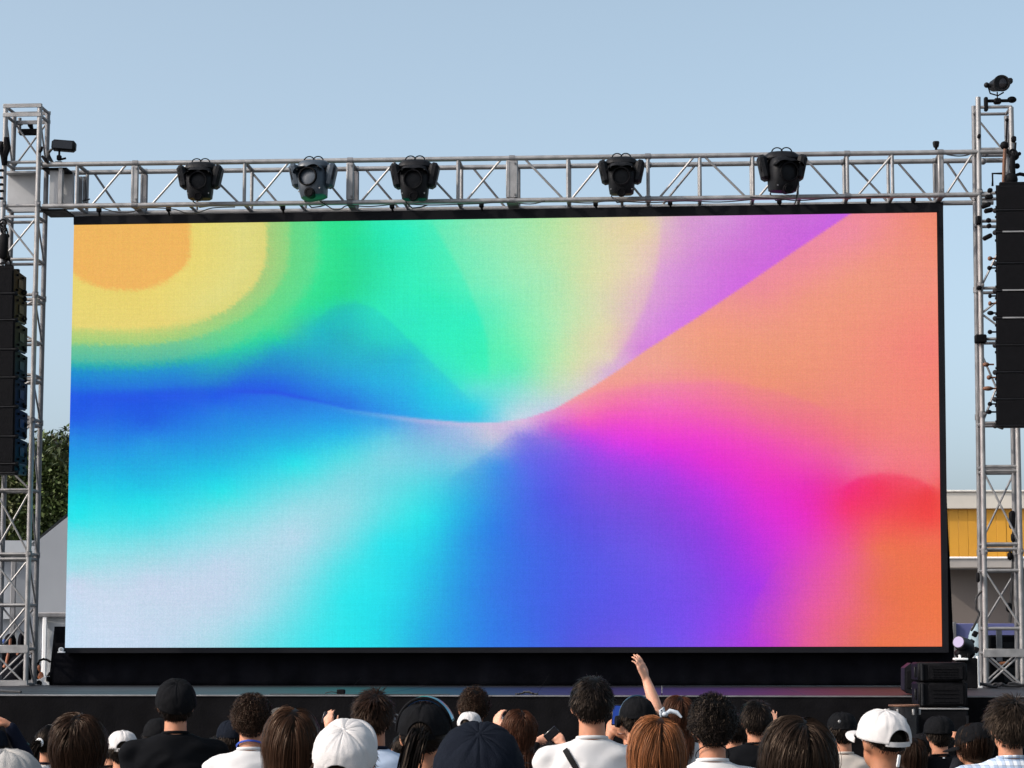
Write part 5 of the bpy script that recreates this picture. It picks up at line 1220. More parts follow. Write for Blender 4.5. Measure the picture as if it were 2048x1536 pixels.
        ln = np.linalg.norm(rel, axis=1)[:, None]
        if long_: lim_ = 1.035 + .05 * hang[:, None] * min(messy, 2) + fly[:, None] * .09; q = np.where((ln > lim_) & (q[:, 2:3] > 1.60), HC + (q - HC) / ln * lim_, q)
        q = np.where(ln < 1.0, HC + rel / ln * (Rd * (1.0 + (.05 * (0.2 + hang) if long_ else 0))[:, None] if long_ else Rd), q)
        if long_ and style != 'tail':      # lies on neck, shoulders and upper back; gathers a little below the skull
            lowm = q[:, 2] < 1.50
            lim = -.050 - .055 * hang - .05 * np.clip((1.50 - q[:, 2]) / .12, 0, 1)
            side = np.abs(q[:, 0]) < .095 + flare * .2
            q[:, 1] = np.where(lowm & side & (q[:, 1] > lim) & (P[:, 1] < .03), q[:, 1] * .4 + lim * .6, q[:, 1])
            if flare < .02: q[:, 0] = np.where(lowm, q[:, 0] * .985, q[:, 0])
        if long_ and style != 'tail': q = q + np.stack([np.sin(ph * .4 + k * 1.1 + P[:, 0] * 40), np.cos(ph * .4 + k * .9), 0 * ph], 1) * .0016 * messy
        pts.append(q)
    pts = np.stack(pts, 1)                     # m, steps+1, 3
    K = steps + 1
    tg = np.gradient(pts, axis=1); tg /= np.linalg.norm(tg, axis=2)[..., None] + 1e-9
    o = pts - (HC if not long_ else np.array([0, .02, 0]) + pts * np.array([0, 0, 1]))
    o = o / (np.linalg.norm(o, axis=2)[..., None] + 1e-9); sd = np.cross(tg, o); sd /= np.linalg.norm(sd, axis=2)[..., None] + 1e-9
    sd = sd + rng.normal(0, .35, (m, 1, 3)); sd /= np.linalg.norm(sd, axis=2)[..., None]
    wd = width * rng.uniform(.6, 1.3, m)[:, None] * np.interp(np.linspace(0, 1, K), [0, .2, .7, 1], [.9, 1, .8, .15])[None]
    Lq = pts + sd * wd[..., None] * .5; Rq = pts - sd * wd[..., None] * .5
    Vn = np.stack([Lq, Rq], 2).reshape(-1, 3); base = (np.arange(m) * K * 2)[:, None] + (np.arange(K - 1) * 2)[None]
    Fn = np.stack([base, base + 1, base + 3, base + 2], -1).reshape(-1, 4) + len(V0)
    tn = rng.uniform(.35, 1.7, m) * (1 + .6 * cl[:, 0])
    VV.append(Vn); FF.append(Fn); TT.append(np.repeat(tn, K * 2))
    V_ = np.concatenate(VV); F_ = np.concatenate(FF); T_ = np.concatenate(TT)
    if long_ and style != 'tail':               # inner mass of the hanging hair
        b = MB(); z1 = 1.60 - base_len * .82; wx = .070 * vol; zs_ = np.linspace(1.62, z1, 8)
        b.loft([(0, -.045 - .035 * min(1, max(0, (1.55 - z) / .12)), z, (wx + flare * max(0, 1.5 - z)) * (1 if z < 1.55 else .9), .040) for z in zs_][::-1], 20, 2.4)
        Vb = np.array(b.v); Fb = [f for f in b.f if len(f) == 4]
        F_ = np.concatenate([F_, np.array(Fb) + len(V_)]); V_ = np.concatenate([V_, Vb]); T_ = np.concatenate([T_, np.full(len(Vb), .30)])
    if style == 'tail':
        mt = 500; r0 = rng.normal(0, .012, (mt, 3)); K2 = 12; p = tie + r0 + np.array([0, -.005, 0]); seq = [p]; dd_ = nrm_(np.array([-.25, -1, .1]) + rng.normal(0, .2, (mt, 3)))
        for k in range(K2 - 1):
            dd_ = nrm_(dd_ * .72 + np.array([-.12, -.06, -.6]) + rng.normal(0, .05, (mt, 3))); seq.append(seq[-1] + dd_ * .021)
        sq_ = np.stack(seq, 1); sdd = nrm_(rng.normal(size=(mt, 3)))[:, None]; wv = .0035 * np.interp(np.linspace(0, 1, K2), [0, .3, 1], [.8, 1, .2])[None, :, None]
        Vt = np.stack([sq_ + sdd * wv, sq_ - sdd * wv], 2).reshape(-1, 3); bs = (np.arange(mt) * K2 * 2)[:, None] + (np.arange(K2 - 1) * 2)[None]
        Ft = np.stack([bs, bs + 1, bs + 3, bs + 2], -1).reshape(-1, 4) + len(V_)
        F_ = np.concatenate([F_, Ft]); V_ = np.concatenate([V_, Vt]); T_ = np.concatenate([T_, np.repeat(rng.uniform(.5, 1.6, mt), K2 * 2)])
    return npmesh('hair', V_, F_, T_, smooth=True)

def cloth(name, col, rough=.85, amt=.10, bump=.25):
    if name in MATS: return MATS[name]
    dark = max(col) < .05; m = mat(name, tuple(c * (.75 if dark else 1) for c in col), rough, 0, amt, 9, bump, 420, spec=.04 if dark else .15); return m
C_BLACK = cloth('cotton_black', (.0065, .007, .0085)); C_WHITE = cloth('cotton_white', (.52, .515, .51), .85, .04); C_NAVY = cloth('cotton_navy', (.010, .013, .025)); C_CHAR = cloth('cotton_charcoal', (.016, .017, .021))
C_GREY = cloth('cotton_marl_grey', (.30, .30, .29), .9, .22); C_PALE = cloth('cotton_pale_blue', (.42, .50, .62), .85, .06); C_DENIM = cloth('denim', (.035, .05, .09)); CAPW = cloth('cap_white', (.50, .485, .475), .85, .04)
CAPB = cloth('cap_black', (.0075, .0078, .009), .8, .15); CAPN = cloth('cap_navy', (.008, .0105, .017), .8, .15); CAPGREY = cloth('cap_grey', (.30, .29, .275), .9, .2); BEIGE = cloth('hood_beige', (.50, .44, .38), .9, .08)
def plaid():
    m = bpy.data.materials.new('plaid_cloth'); N, L, P = nodes_of(m); tc = N.new('ShaderNodeTexCoord'); col = None
    sp = N.new('ShaderNodeSeparateXYZ'); L.new(tc.outputs['Object'], sp.inputs[0])
    def band(sock, per, duty, off=0.0):
        a = N.new('ShaderNodeMath'); a.operation = 'ADD'; a.inputs[1].default_value = 5 + off; L.new(sock, a.inputs[0])
        b = N.new('ShaderNodeMath'); b.operation = 'MODULO'; b.inputs[1].default_value = per; L.new(a.outputs[0], b.inputs[0])
        c = N.new('ShaderNodeMath'); c.operation = 'LESS_THAN'; c.inputs[1].default_value = per * duty; L.new(b.outputs[0], c.inputs[0]); return c.outputs[0]
    cur = None
    base = N.new('ShaderNodeRGB'); base.outputs[0].default_value = (.62, .66, .70, 1); cur = base.outputs[0]
    for sock, per, duty, off, c_, f in ((sp.outputs['X'], .036, .45, 0, (.16, .25, .40, 1), .55), (sp.outputs['Z'], .040, .45, 0, (.16, .25, .40, 1), .55), (sp.outputs['X'], .036, .10, .02, (.05, .07, .12, 1), .5), (sp.outputs['Z'], .040, .10, .022, (.05, .07, .12, 1), .5)):
        k = band(sock, per, duty, off); mm = N.new('ShaderNodeMath'); mm.operation = 'MULTIPLY'; mm.inputs[1].default_value = f; L.new(k, mm.inputs[0])
        mx = N.new('ShaderNodeMixRGB'); mx.inputs[2].default_value = c_; L.new(mm.outputs[0], mx.inputs[0]); L.new(cur, mx.inputs[1]); cur = mx.outputs[0]
    L.new(cur, P.inputs['Base Color']); P.inputs['Roughness'].default_value = .85; return m
C_PLAID = plaid()
def printed():
    m = bpy.data.materials.new('cotton_white_green_print'); N, L, P = nodes_of(m); tc = N.new('ShaderNodeTexCoord'); sp = N.new('ShaderNodeSeparateXYZ'); L.new(tc.outputs['Object'], sp.inputs[0])
    def cmp(sock, op, v):
        c = N.new('ShaderNodeMath'); c.operation = op; c.inputs[1].default_value = v; L.new(sock, c.inputs[0]); return c.outputs[0]
    def mul(a, b): c = N.new('ShaderNodeMath'); c.operation = 'MULTIPLY'; L.new(a, c.inputs[0]); L.new(b, c.inputs[1]); return c.outputs[0]
    k = mul(mul(cmp(sp.outputs['X'], 'LESS_THAN', .035), cmp(sp.outputs['X'], 'GREATER_THAN', -.13)), mul(cmp(sp.outputs['Z'], 'LESS_THAN', 1.395), mul(cmp(sp.outputs['Z'], 'GREATER_THAN', 1.22), cmp(sp.outputs['Y'], 'LESS_THAN', -.02))))
    mx = N.new('ShaderNodeMixRGB'); mx.inputs[1].default_value = (.52, .515, .51, 1); mx.inputs[2].default_value = (.10, .46, .30, 1); L.new(k, mx.inputs[0]); L.new(mx.outputs[0], P.inputs['Base Color']); P.inputs['Roughness'].default_value = .85; return m
C_PRINT = printed()
def skin_mat(name, col):
    m = bpy.data.materials.new(name); N, L, P = nodes_of(m); tc = N.new('ShaderNodeTexCoord'); n1 = N.new('ShaderNodeTexNoise'); n1.inputs['Scale'].default_value = 14; n1.inputs['Detail'].default_value = 5; L.new(tc.outputs['Object'], n1.inputs['Vector'])
    r = N.new('ShaderNodeValToRGB'); r.color_ramp.elements[0].position = .3; r.color_ramp.elements[1].position = .7; c = Vector(col); r.color_ramp.elements[0].color = (*(c * .78), 1); r.color_ramp.elements[1].color = (c.x * 1.15, c.y * 1.02, c.z * 1.0, 1)
    L.new(n1.outputs['Fac'], r.inputs['Fac']); L.new(r.outputs[0], P.inputs['Base Color']); P.inputs['Roughness'].default_value = .55; P.inputs['Subsurface Weight'].default_value = .12; P.inputs['Subsurface Radius'].default_value = (.02, .008, .004); P.inputs['Subsurface Scale'].default_value = .5; P.inputs['Specular IOR Level'].default_value = .35
    return m
SKIN = skin_mat('skin_tan', (.42, .20, .115)); SKIN2 = skin_mat('skin_brown', (.33, .15, .08)); SKIN3 = skin_mat('skin_light', (.55, .30, .20))
EYEW = mat('eye_white', (.7, .68, .66), .2, 0, .03); SHOE = cloth('shoe', (.03, .03, .03))

# --- caps
def cap_mesh(vol=1.0, open_=True, seams=True, seed=1, rnd=1.0):
    nu, nv = 96, 18; Rd = np.array([.094, .114, .118]) * vol; rng = random.Random(seed); vs = []
    for j in range(nv + 1):
        for i in range(nu):
            az = 2 * math.pi * i / nu     # 0 is the back (-Y)
            a_ = az if az < math.pi else az - 2 * math.pi
            low = -.02
            if open_ and abs(a_) < .52: low = -.02 + .46 * math.sqrt(max(0, 1 - (a_ / .52) ** 2))
            s_ = 1 - (1 - low) * (j / nv) ** .92
            c_ = math.sqrt(max(0, 1 - s_ * s_))
            seam = abs(((az + math.pi / 6) % (math.pi / 3)) - math.pi / 6) if seams else 1
            k = 1 - (.020 * math.exp(-(seam / .045) ** 2) * min(1, c_ * 3)) + .012 * math.cos(((az) % (math.pi / 3) - math.pi / 6) * 2.2)
            k *= 1 + .020 * mnoise.noise((math.sin(az) * 2.5 + seed * 3, math.cos(az) * 2.5, s_ * 4)) * 1.6 + .009 * (1 - abs(mnoise.noise((math.sin(az) * 5 + seed * 3, math.cos(az) * 5, s_ * 3))) * 4) * (c_ > .25)
            flat = .88 + .12 * (1 - s_ ** 3)
            vs.append(HC + np.array([0, 0, .004]) + Rd * k * np.array([-math.sin(az) * c_ ** .92, -math.cos(az) * c_ ** .92, s_ * (flat if s_ > 0 else 1)]))
    fs = [(j * nu + i, j * nu + (i + 1) % nu, (j + 1) * nu + (i + 1) % nu, (j + 1) * nu + i) for j in range(nv) for i in range(nu)]
    return np.array(vs), fs, Rd
CAPCACHE = {}
def weave(m, s=900, st=.35):
    N, L, P = m.node_tree.nodes, m.node_tree.links, m.node_tree.nodes['Principled BSDF']
    for n_ in N:
        if n_.type == 'BUMP': n_.inputs['Strength'].default_value = st
for _m in (CAPW, CAPB, CAPN, CAPGREY): weave(_m)
def add_cap(th, head, m, vol=1.0, open_=True, seed=1, brim=True, btn=True, band=None):
    key = (round(vol, 2), open_, seed)
    vs, fs, Rd = cap_mesh(vol, open_, True, seed)
    b = MB(); b.add([tuple(v) for v in vs], fs); c = link('cap', b.mesh('cap', True, None, 80), m, th)
    md = c.modifiers.new('thickness', 'SOLIDIFY'); md.thickness = .003; md.offset = -1
    top = HC + np.array([0, 0, .004 + Rd[2] * .885])
    if btn: b = MB(); b.ball(tuple(top), (.0085, .0085, .005), 12, 6); link('button', b.mesh('button'), m, c)
    if brim:
        b = MB(); n = 26; vs2 = []; rows = 6
        for j in range(rows + 1):
            for i in range(n + 1):
                u = -1 + 2 * i / n; a = u * 1.12; t = j / rows
                bx, by = math.sin(a) * Rd[0] * 1.0, math.cos(a) * Rd[1] * 1.0
                ext = .075 * math.sqrt(max(0, 1 - abs(u) ** 2.6)) * t
                z = HC[2] + .002 - .028 * abs(u) ** 2 * (.3 + .7 * t) - .10 * ext
                vs2.append((bx * (1 + .02 * t), by + ext * 1.0, z))
        b.add(vs2, [(j * (n + 1) + i, j * (n + 1) + i + 1, (j + 1) * (n + 1) + i + 1, (j + 1) * (n + 1) + i) for j in range(rows) for i in range(n)])
        o = link('brim', b.mesh('brim'), m, c); md = o.modifiers.new('thickness', 'SOLIDIFY'); md.thickness = .004
    if open_:
        b = MB(); n = 20; vs2 = []
        for i in range(n + 1):
            az = -.62 + 1.24 * i / n
            for z_, rr in ((-.008, 1.003), (.012, 1.006), (.012, .985), (-.008, .982)): vs2.append((-math.sin(az) * Rd[0] * rr, -math.cos(az) * Rd[1] * rr - 0.014, HC[2] + z_))
        b.add(vs2, [(i * 4 + k, i * 4 + (k + 1) % 4, (i + 1) * 4 + (k + 1) % 4, (i + 1) * 4 + k) for i in range(n) for k in range(4)] + [(0, 1, 2, 3), (n * 4 + 3, n * 4 + 2, n * 4 + 1, n * 4)])
        link('strap', b.mesh('strap'), m, c)
    return c

BODY = {}
def get_body(key, arms, fem, voxel=.012, neck=1.0):
    if key not in BODY: BODY[key] = remesh(body_prims(arms, fem, neck), voxel, 3, .5, 'body')
    return BODY[key]
SHIRT = {}
def get_shirt(key, arms, fem, long_, broad, seed):
    k = (key, fem, long_, broad, seed)
    if k not in SHIRT: SHIRT[k] = wrinkle(remesh(shirt_prims(arms, fem, long_, broad), .013, 5, .5, 'shirt'), seed)
    return SHIRT[k]
PANTS = remesh([lo_([(0, -.01, .74, .160, .112), (0, -.01, .82, .168, .112), (0, -.01, .88, .158, .106), (0, -.008, .93, .150, .100)])] + [cap_((s_ * .09, -.005, .82), .098, (s_ * .098, 0, .48), .070) for s_ in (-1, 1)] + [cap_((s_ * .098, 0, .48), .070, (s_ * .105, -.02, .12), .058) for s_ in (-1, 1)], .02, 3, .5, 'trousers')
b = MB(); b.box((0, .045, .028), (.088, .265, .05), bev=.02); b.box((0, -.03, .06), (.075, .11, .07), bev=.022); SHOEM = b.mesh('shoe')
b = MB(); b.ball((0, 0, 0), .0125, 12, 8); EYEM = b.mesh('eye')
b = MB(); b.ball((0, 0, 0), .006, 10, 6); IRISM = b.mesh('iris')
IRIS = mat('iris', (.02, .012, .008), .15)
b = MB(); b.ring((0, -.018, 1.449), 1.0, .12, 'Z', 40, 8)
COLLAR = None
def collar_mesh():
    b = MB(); n = 40; vs = []
    for i in range(n):
        a = 2 * math.pi * i / n; zc = 1.4535 - .007 * math.sin(a)
        for k in range(8):
            c_ = 2 * math.pi * k / 8; rr = .0655 + .0035 * math.cos(c_)
            vs.append((rr * math.cos(a) * 1.02, -.020 + rr * math.sin(a) * .93, zc + .0075 * math.sin(c_)))
    b.add(vs, [(i * 8 + k, i * 8 + (k + 1) % 8, ((i + 1) % n) * 8 + (k + 1) % 8, ((i + 1) % n) * 8 + k) for i in range(n) for k in range(8)]); return b.mesh('collar')
COLLARM = collar_mesh()
def use(o, m):
    if len(o.data.materials) == 0: o.data.materials.append(None)
    o.material_slots[0].link = 'OBJECT'; o.material_slots[0].material = m
def sub(th, name, me, m, loc=(0, 0, 0), rot=None, par=None):
    o = bpy.data.objects.new(name, me); COL.objects.link(o); o.parent = par or th; o.location = loc; use(o, m)
    if rot: o.rotation_euler = rot
    return o
def solve_pos(px, py, w, w0, T_):
    c = (py - YH) / F; D = 10.0
    for _ in range(12): D = (EYE - gz(D)) / (c + T_ * w / (F * w0))
    return D, w * D / (F * w0)
GROUP = 'spectators standing in front of the stage'
PEOPLE = {}
class Person: pass
def person(key, label, px, py, w, head='short', hairm=HAIR_BLACK, shirt=C_BLACK, capm=None, yaw=0.0, tilt=0.0, roll=0.0, fem=False, skin=SKIN, arms=None, armfn=None, long_=False, broad=1.0, collar=True, n=2200, hk=None,
           capk=None, voxel=None, D=None, group=GROUP, seed=None, collarm=None, trousers=C_DENIM, width=.0030):
    seed = seed if seed is not None else sum(ord(c) for c in key)
    is_cap = capm is not None
    w0 = .190 if not is_cap else .192
    T_ = 1.718 if not is_cap else 1.712
    if head == 'long': w0 = .196
    if D is None: D, k = solve_pos(px, py, w, w0, T_)
    else: k = w * D / (F * w0)
    top = W(px, py, D)
    p = Person(); p.D = D; p.k = k; p.base = Vector((top.x, D, top.z - T_ * k)); p.yaw = yaw
    th = bpy.data.objects.new('person', None); COL.objects.link(th); th.location = p.base; th.rotation_euler = (0, 0, yaw); th.scale = (k, k, k)
    th['label'] = label; th['category'] = 'person'; th['group'] = group
    p.o = th
    inv = Matrix.Rotation(-yaw, 3, 'Z')
    def loc(x, y, dy): v = W(x, y, D + dy) - p.base; return inv @ v / k
    p.loc = loc
    if armfn: arms = armfn(p)
    bkey = (key if arms else 'down', fem)
    arms = arms or ARMS_DOWN
    bm_ = get_body(bkey, arms, fem, voxel or .012)
    body = sub(th, 'body', bm_, skin)
    for s_ in (-1, 1):
        e = sub(th, 'eye', EYEM, EYEW, (s_ * .031, .076, 1.600)); sub(th, 'iris', IRISM, IRIS, (0, .009, 0), par=e)
        sub(th, 'shoe', SHOEM, SHOE, (s_ * .105, 0, 0), (0, 0, -s_ * .1))
    sub(th, 'trousers', PANTS, trousers)
    sh = sub(th, 'shirt', get_shirt(bkey[0], arms, fem, long_, broad, seed % 3), shirt)
    if collar: sub(th, 'collar', COLLARM, collarm or shirt, par=sh)
    # head covering tilts about the middle of the head
    piv = Vector(HC)
    Mt = Matrix.Translation(piv) @ Euler((tilt, roll, 0)).to_matrix().to_4x4() @ Matrix.Translation(-piv)
    kw = dict(hk or {})
    if head != 'none':
        me = hair(head, seed, n, zmax=(1.635 if is_cap and head != 'long' and head != 'bob' and head != 'tail' else kw.pop('zmax', None)), width=width, **kw)
        h = link('hair', me, hairm, th); h.matrix_local = Mt if head in ('short', 'spiky', 'curly') else Matrix.Identity(4)
    if is_cap:
        c = add_cap(th, None, capm, **(capk or {})); c.matrix_local = Mt; p.cap = c
    PEOPLE[key] = p; p.sh = sh; p.Mt = Mt
    return p
def strip(name, th_par, pts, w_, m, nrm=(0, -1, 0), thick=.003):
    """flat band through points (local coordinates)"""
    b = MB(); pts = [Vector(q) for q in pts]; vs = []
    for i, q in enumerate(pts):
        t = (pts[min(i + 1, len(pts) - 1)] - pts[max(i - 1, 0)]).normalized(); nn = Vector(nrm[i] if hasattr(nrm[0], '__len__') else nrm); s_ = t.cross(nn).normalized() * w_ / 2; nn = s_.cross(t).normalized() * thick
        vs += [q + s_, q - s_, q - s_ + nn, q + s_ + nn]
    b.add(vs, [(i * 4 + k, i * 4 + (k + 1) % 4, (i + 1) * 4 + (k + 1) % 4, (i + 1) * 4 + k) for i in range(len(pts) - 1) for k in range(4)] + [(0, 1, 2, 3)]); return link(name, b.mesh(name), m, th_par)
def shirt_surface_path(p, a, b_, n=22, off=.006):
    """points lying on the back of the shirt from a to b (x,z pairs)"""
    from mathutils.bvhtree import BVHTree
    me = p.sh.data; bv = BVHTree.FromPolygons([v.co.copy() for v in me.vertices], [tuple(q.vertices) for q in me.polygons]); out = []; ns = []
    for i in range(n + 1):
        t = i / n; x, z = a[0] + (b_[0] - a[0]) * t, a[1] + (b_[1] - a[1]) * t
        h = bv.ray_cast(Vector((x, -.6, z)), Vector((0, 1, 0)))
        if h[0] is not None and h[1].y < .2: out.append(h[0] + h[1] * off); ns.append(tuple(h[1]))
    return out, ns
def necklace(p, r, m, zoff=0.0, name='necklace', rad=.0025, tiltz=.05):
    b = MB(); n = 40; pts = [(math.cos(2 * math.pi * i / n) * r, -.018 + math.sin(2 * math.pi * i / n) * r * .95, 1.468 + zoff - tiltz * math.sin(2 * math.pi * i / n) * 1.0) for i in range(n + 1)]
    b.path(pts, rad, 6); return link(name, b.mesh(name), m, p.o)

# ---- arm poses from where the hands are seen
def two_hands(lpx, rpx, dy=.30, lelb=(-.24, .10, 1.16), relb=(.24, .10, 1.16), **kw):
    def f(p):
        l = p.loc(*lpx, dy) if lpx else Vector((-.225, .07, .86)); r_ = p.loc(*rpx, dy) if rpx else Vector((.225, .07, .86))
        a = dict(L=[(-.178, 0, 1.36), lelb if lpx else (-.225, -.01, 1.09), tuple(l)], Rr=[(.178, 0, 1.36), relb if rpx else (.225, -.01, 1.09), tuple(r_)]); a.update(kw); return a
    return f
def phone(p, px, py, dy, w_, h_, rot, label, screen=(.02, .08, .35), name='phone'):
    D_ = p.D + dy * p.k; c = W(px, py, D_); o = bpy.data.objects.new(name, None); COL.objects.link(o); o.location = c; o.rotation_euler = rot; o['label'] = label; o['category'] = 'phone'
    b = MB(); b.box((0, 0, 0), (w_, .009, h_), bev=.003); link('case', b.mesh('case'), BLKG, o)
    m = emit('phone_screen' + name + str(px), screen, 1.0)
    b = MB(); b.box((0, -.0052, 0), (w_ - .008, .0012, h_ - .014)); link('screen', b.mesh('screen'), m, o)
    b = MB(); b.box((-w_ * .28, .0055, h_ * .38), (.02, .003, .02), bev=.001); link('camera_lens', b.mesh('camera_lens'), HOUS, o)
    return o

P_ = person
P_('A', 'person in navy sleeve at the left edge holding a hand up on the cap', -14, 1456, 62, 'short', shirt=C_NAVY, capm=CAPN, yaw=.2, armfn=two_hands(None, (20, 1452), .02, relb=(.20, .06, 1.53), hRr=dict(dir=(-.8, .1, .5), n=(-.3, .2, -.9), curl=.5)), long_=True, voxel=.009)
P_('B', 'person in a marl grey cap at the bottom left corner, nearest there', 14, 1500, 158, 'short', shirt=C_BLACK, capm=CAPGREY, tilt=.10, capk=dict(open_=False, seed=4))
p = P_('C', 'person with ponytail, white scrunchie and thin headband, white shirt', 100, 1449, 55, 'tail', HAIR_BLACK, C_WHITE, fem=True, yaw=-.35, collarm=C_NAVY)
b = MB(); b.ring((0, -.01, 1.60), .101, .004, 'Y', 30, 6, .1, math.pi - .1, .93, 1.12); link('headband', b.mesh('headband'), ALU, p.o)
b = MB(); b.ring((0, -.132, 1.60), .020, .012, 'Y', 20, 8); link('scrunchie', b.mesh('scrunchie'), WHT, p.o)
P_('D', 'woman with dark brown shoulder-length hair and black top, second big head from the left', 161, 1426, 98, 'bob', HAIR_DARK, C_BLACK, fem=True, yaw=-.3, n=4200, hk=dict(vol=1.04, length=.22, messy=2.6), skin=SKIN, width=.0024)
P_('E', 'person in a white cap between the dark-haired woman and the man in black tee', 245, 1461, 62, 'short', HAIR_BLACK, C_BLACK, capm=CAPW, yaw=.25, tilt=.05, capk=dict(seed=2))
P_('F', 'person in a shiny dark cap half hidden behind the man in black cap and tee', 318, 1437, 62, 'short', shirt=C_BLACK, capm=CAPB, yaw=.3, capk=dict(seed=7, open_=False))
p = P_('G', 'man in black cap and plain black tee, tallest on the left', 352, 1363, 75, 'short', HAIR_BLACK, C_BLACK, capm=CAPB, broad=1.2, tilt=.48, yaw=.20, capk=dict(seed=5, open_=False, vol=1.06), n=900)
p = P_('H0', 'person in navy cap and white shirt tucked behind the curly-haired man with blue lanyard', 463, 1440, 62, 'short', shirt=C_WHITE, capm=CAPN, yaw=.5, capk=dict(seed=3, open_=False))
p = P_('H', 'man with curly dark hair, white tee and blue lanyard', 503, 1390, 76, 'curly', HAIR_DARK, C_WHITE, n=3200, hk=dict(vol=1.05), yaw=.06)
necklace(p, .068, mat('lanyard_blue', (.02, .07, .40), .6), 0, 'lanyard', .005, .03)
P_('I0', 'person in grey-brown cap peeping out left of the long brown hair', 566, 1415, 60, 'short', shirt=C_WHITE, capm=cloth('cap_taupe', (.06, .055, .05)), capk=dict(seed=6, open_=False))
P_('I', 'woman with long straight dark brown hair, left of the near white cap', 584, 1415, 102, 'long', HAIR_BROWN if 0 else hair_mat('walnut', (.024, .0115, .0068), .36), C_BLACK, fem=True, n=4200, hk=dict(vol=1.06, length=.46, messy=.5, flare=.03), width=.0026, yaw=.05)
P_('J', 'person in a large white cap seen from above its button', 692, 1444, 124, 'short', HAIR_DARK, C_WHITE, capm=CAPW, yaw=-.10, roll=.08, tilt=.62, capk=dict(seed=9, vol=1.0), skin=SKIN3)
p = P_('K', 'man with spiky short dark hair and pale blue tee with navy collar', 746, 1380, 82, 'spiky', HAIR_DARK, C_PALE, n=3200, collarm=C_NAVY, yaw=.12, skin=SKIN2, broad=1.05)
b = MB(); b.path([p.loc(781, 1445, -.02), p.loc(789, 1440, .06), p.loc(790, 1436, .12)], .0035, 6); b.ring(p.loc(792, 1437, .12), .018, .003, 'Y', 16, 6); link('glasses', b.mesh('glasses'), ALU, p.o)
p = P_('L', 'person hidden behind the near white cap, one hand with a phone raised', 676, 1458, 52, 'short', shirt=C_BLACK, armfn=two_hands((658, 1459), None, .25, hL=dict(dir=(-.05, .1, 1), n=(.3, 1, 0), curl=.5)), voxel=.009, skin=SKIN3)
phone(p, 656, 1437, .30, .075, .075, (0, .3, 0), 'dark phone held up beside the long brown hair', (.01, .012, .02))
p = P_('M', 'person in black cap with blue mirrored goggles pushed up on top', 850, 1404, 106, 'tail', HAIR_BLACK, C_NAVY, capm=CAPB, yaw=-.12, tilt=.12, capk=dict(seed=12), fem=True, n=900)
# mirrored goggles over the cap
def mirror_mat():
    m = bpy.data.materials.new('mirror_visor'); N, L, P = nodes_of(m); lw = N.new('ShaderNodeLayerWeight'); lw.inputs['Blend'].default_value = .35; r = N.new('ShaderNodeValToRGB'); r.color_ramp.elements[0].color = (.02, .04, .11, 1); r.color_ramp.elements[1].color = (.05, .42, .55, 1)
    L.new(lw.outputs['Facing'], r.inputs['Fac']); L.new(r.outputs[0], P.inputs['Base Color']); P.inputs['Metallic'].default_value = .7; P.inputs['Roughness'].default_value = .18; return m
b = MB(); n = 30; vs = []
for i in range(n + 1):
    a = math.pi * (.10 + .80 * i / n)
    for j in range(5):
        t = j / 4; rr = 1.06 + .07 * t; yy = .000 + .055 * t
        vs.append((math.cos(a) * .096 * rr, HC[1] + yy, HC[2] + math.sin(a) * .118 * (1.0 + .06 * t)))
b.add(vs, [(i * 5 + j, i * 5 + j + 1, (i + 1) * 5 + j + 1, (i + 1) * 5 + j) for i in range(n) for j in range(4)])
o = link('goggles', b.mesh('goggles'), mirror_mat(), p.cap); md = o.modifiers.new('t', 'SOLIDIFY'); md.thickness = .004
b = MB(); b.ring((0, HC[1] + .0, HC[2]), .107, .005, 'Y', 36, 6, .05, math.pi - .05, .96, 1.16); link('goggle_strap', b.mesh('goggle_strap'), BLK, p.cap)
P_('N', 'man with short wavy dark hair behind the small white cap', 947, 1375, 63, 'curly', HAIR_DARK, C_BLACK, n=2200, yaw=.1, hk=dict(messy=.8))
p = P_('O', 'child in a small white cap just above the big navy cap', 940, 1424, 47, 'short', HAIR_BLACK, C_WHITE, capm=CAPW, D=12.0, yaw=-.3, capk=dict(seed=14), n=700)
b = MB(); bz = p.base.z; b.box((p.base.x, p.base.y, (bz + gz(12)) / 2), (.5, .45, bz - gz(12) - .004), bev=.015); solo('plastic_crate', b, mat('crate_grey', (.12, .12, .13), .6), 'grey plastic crate the child in the small white cap stands on', 'crate', base=(p.base.x, p.base.y, gz(12)), frame='world')
P_('P', 'person in a very large navy cap at the bottom centre', 958, 1452, 180, 'short', HAIR_BLACK, C_NAVY, capm=CAPN, yaw=.02, tilt=.55, capk=dict(seed=15, open_=False), broad=1.1)
p = P_('Q', 'person with layered auburn brown hair looking at a small phone', 1038, 1417, 69, 'bob', HAIR_BROWN, C_BLACK, n=3000, hk=dict(vol=1.0, length=.155, messy=1.6), fem=True, yaw=.1, armfn=two_hands((992, 1462), None, .26, hL=dict(dir=(.15, .2, 1), n=(.8, .5, 0), curl=.7)), voxel=.009, width=.0026, skin=SKIN3)
phone(p, 1000, 1442, .32, .035, .06, (0, .1, .6), 'small phone with a bright edge left of the auburn-haired head', (.3, .32, .35))
p = P_('R', 'person in black holding a tilted phone with both hands', 1100, 1484, 58, 'short', HAIR_BLACK, C_BLACK, yaw=0, armfn=two_hands((1074, 1482), (1128, 1490), .24, lelb=(-.24, .05, 1.2), relb=(.24, .05, 1.2), hL=dict(dir=(.85, .1, .35), n=(.2, .9, -.2), curl=.30, side=-1, k=.75), hRr=dict(dir=(-.45, .2, .8), n=(-.2, .9, 0), curl=.5, side=1, k=.75)), voxel=.009, skin=SKIN3, long_=True)
phone(p, 1103, 1468, .16, .085, .05, (.3, -.72, 0), 'wide phone tilted between two hands left of the man in white tee', (.006, .007, .01))
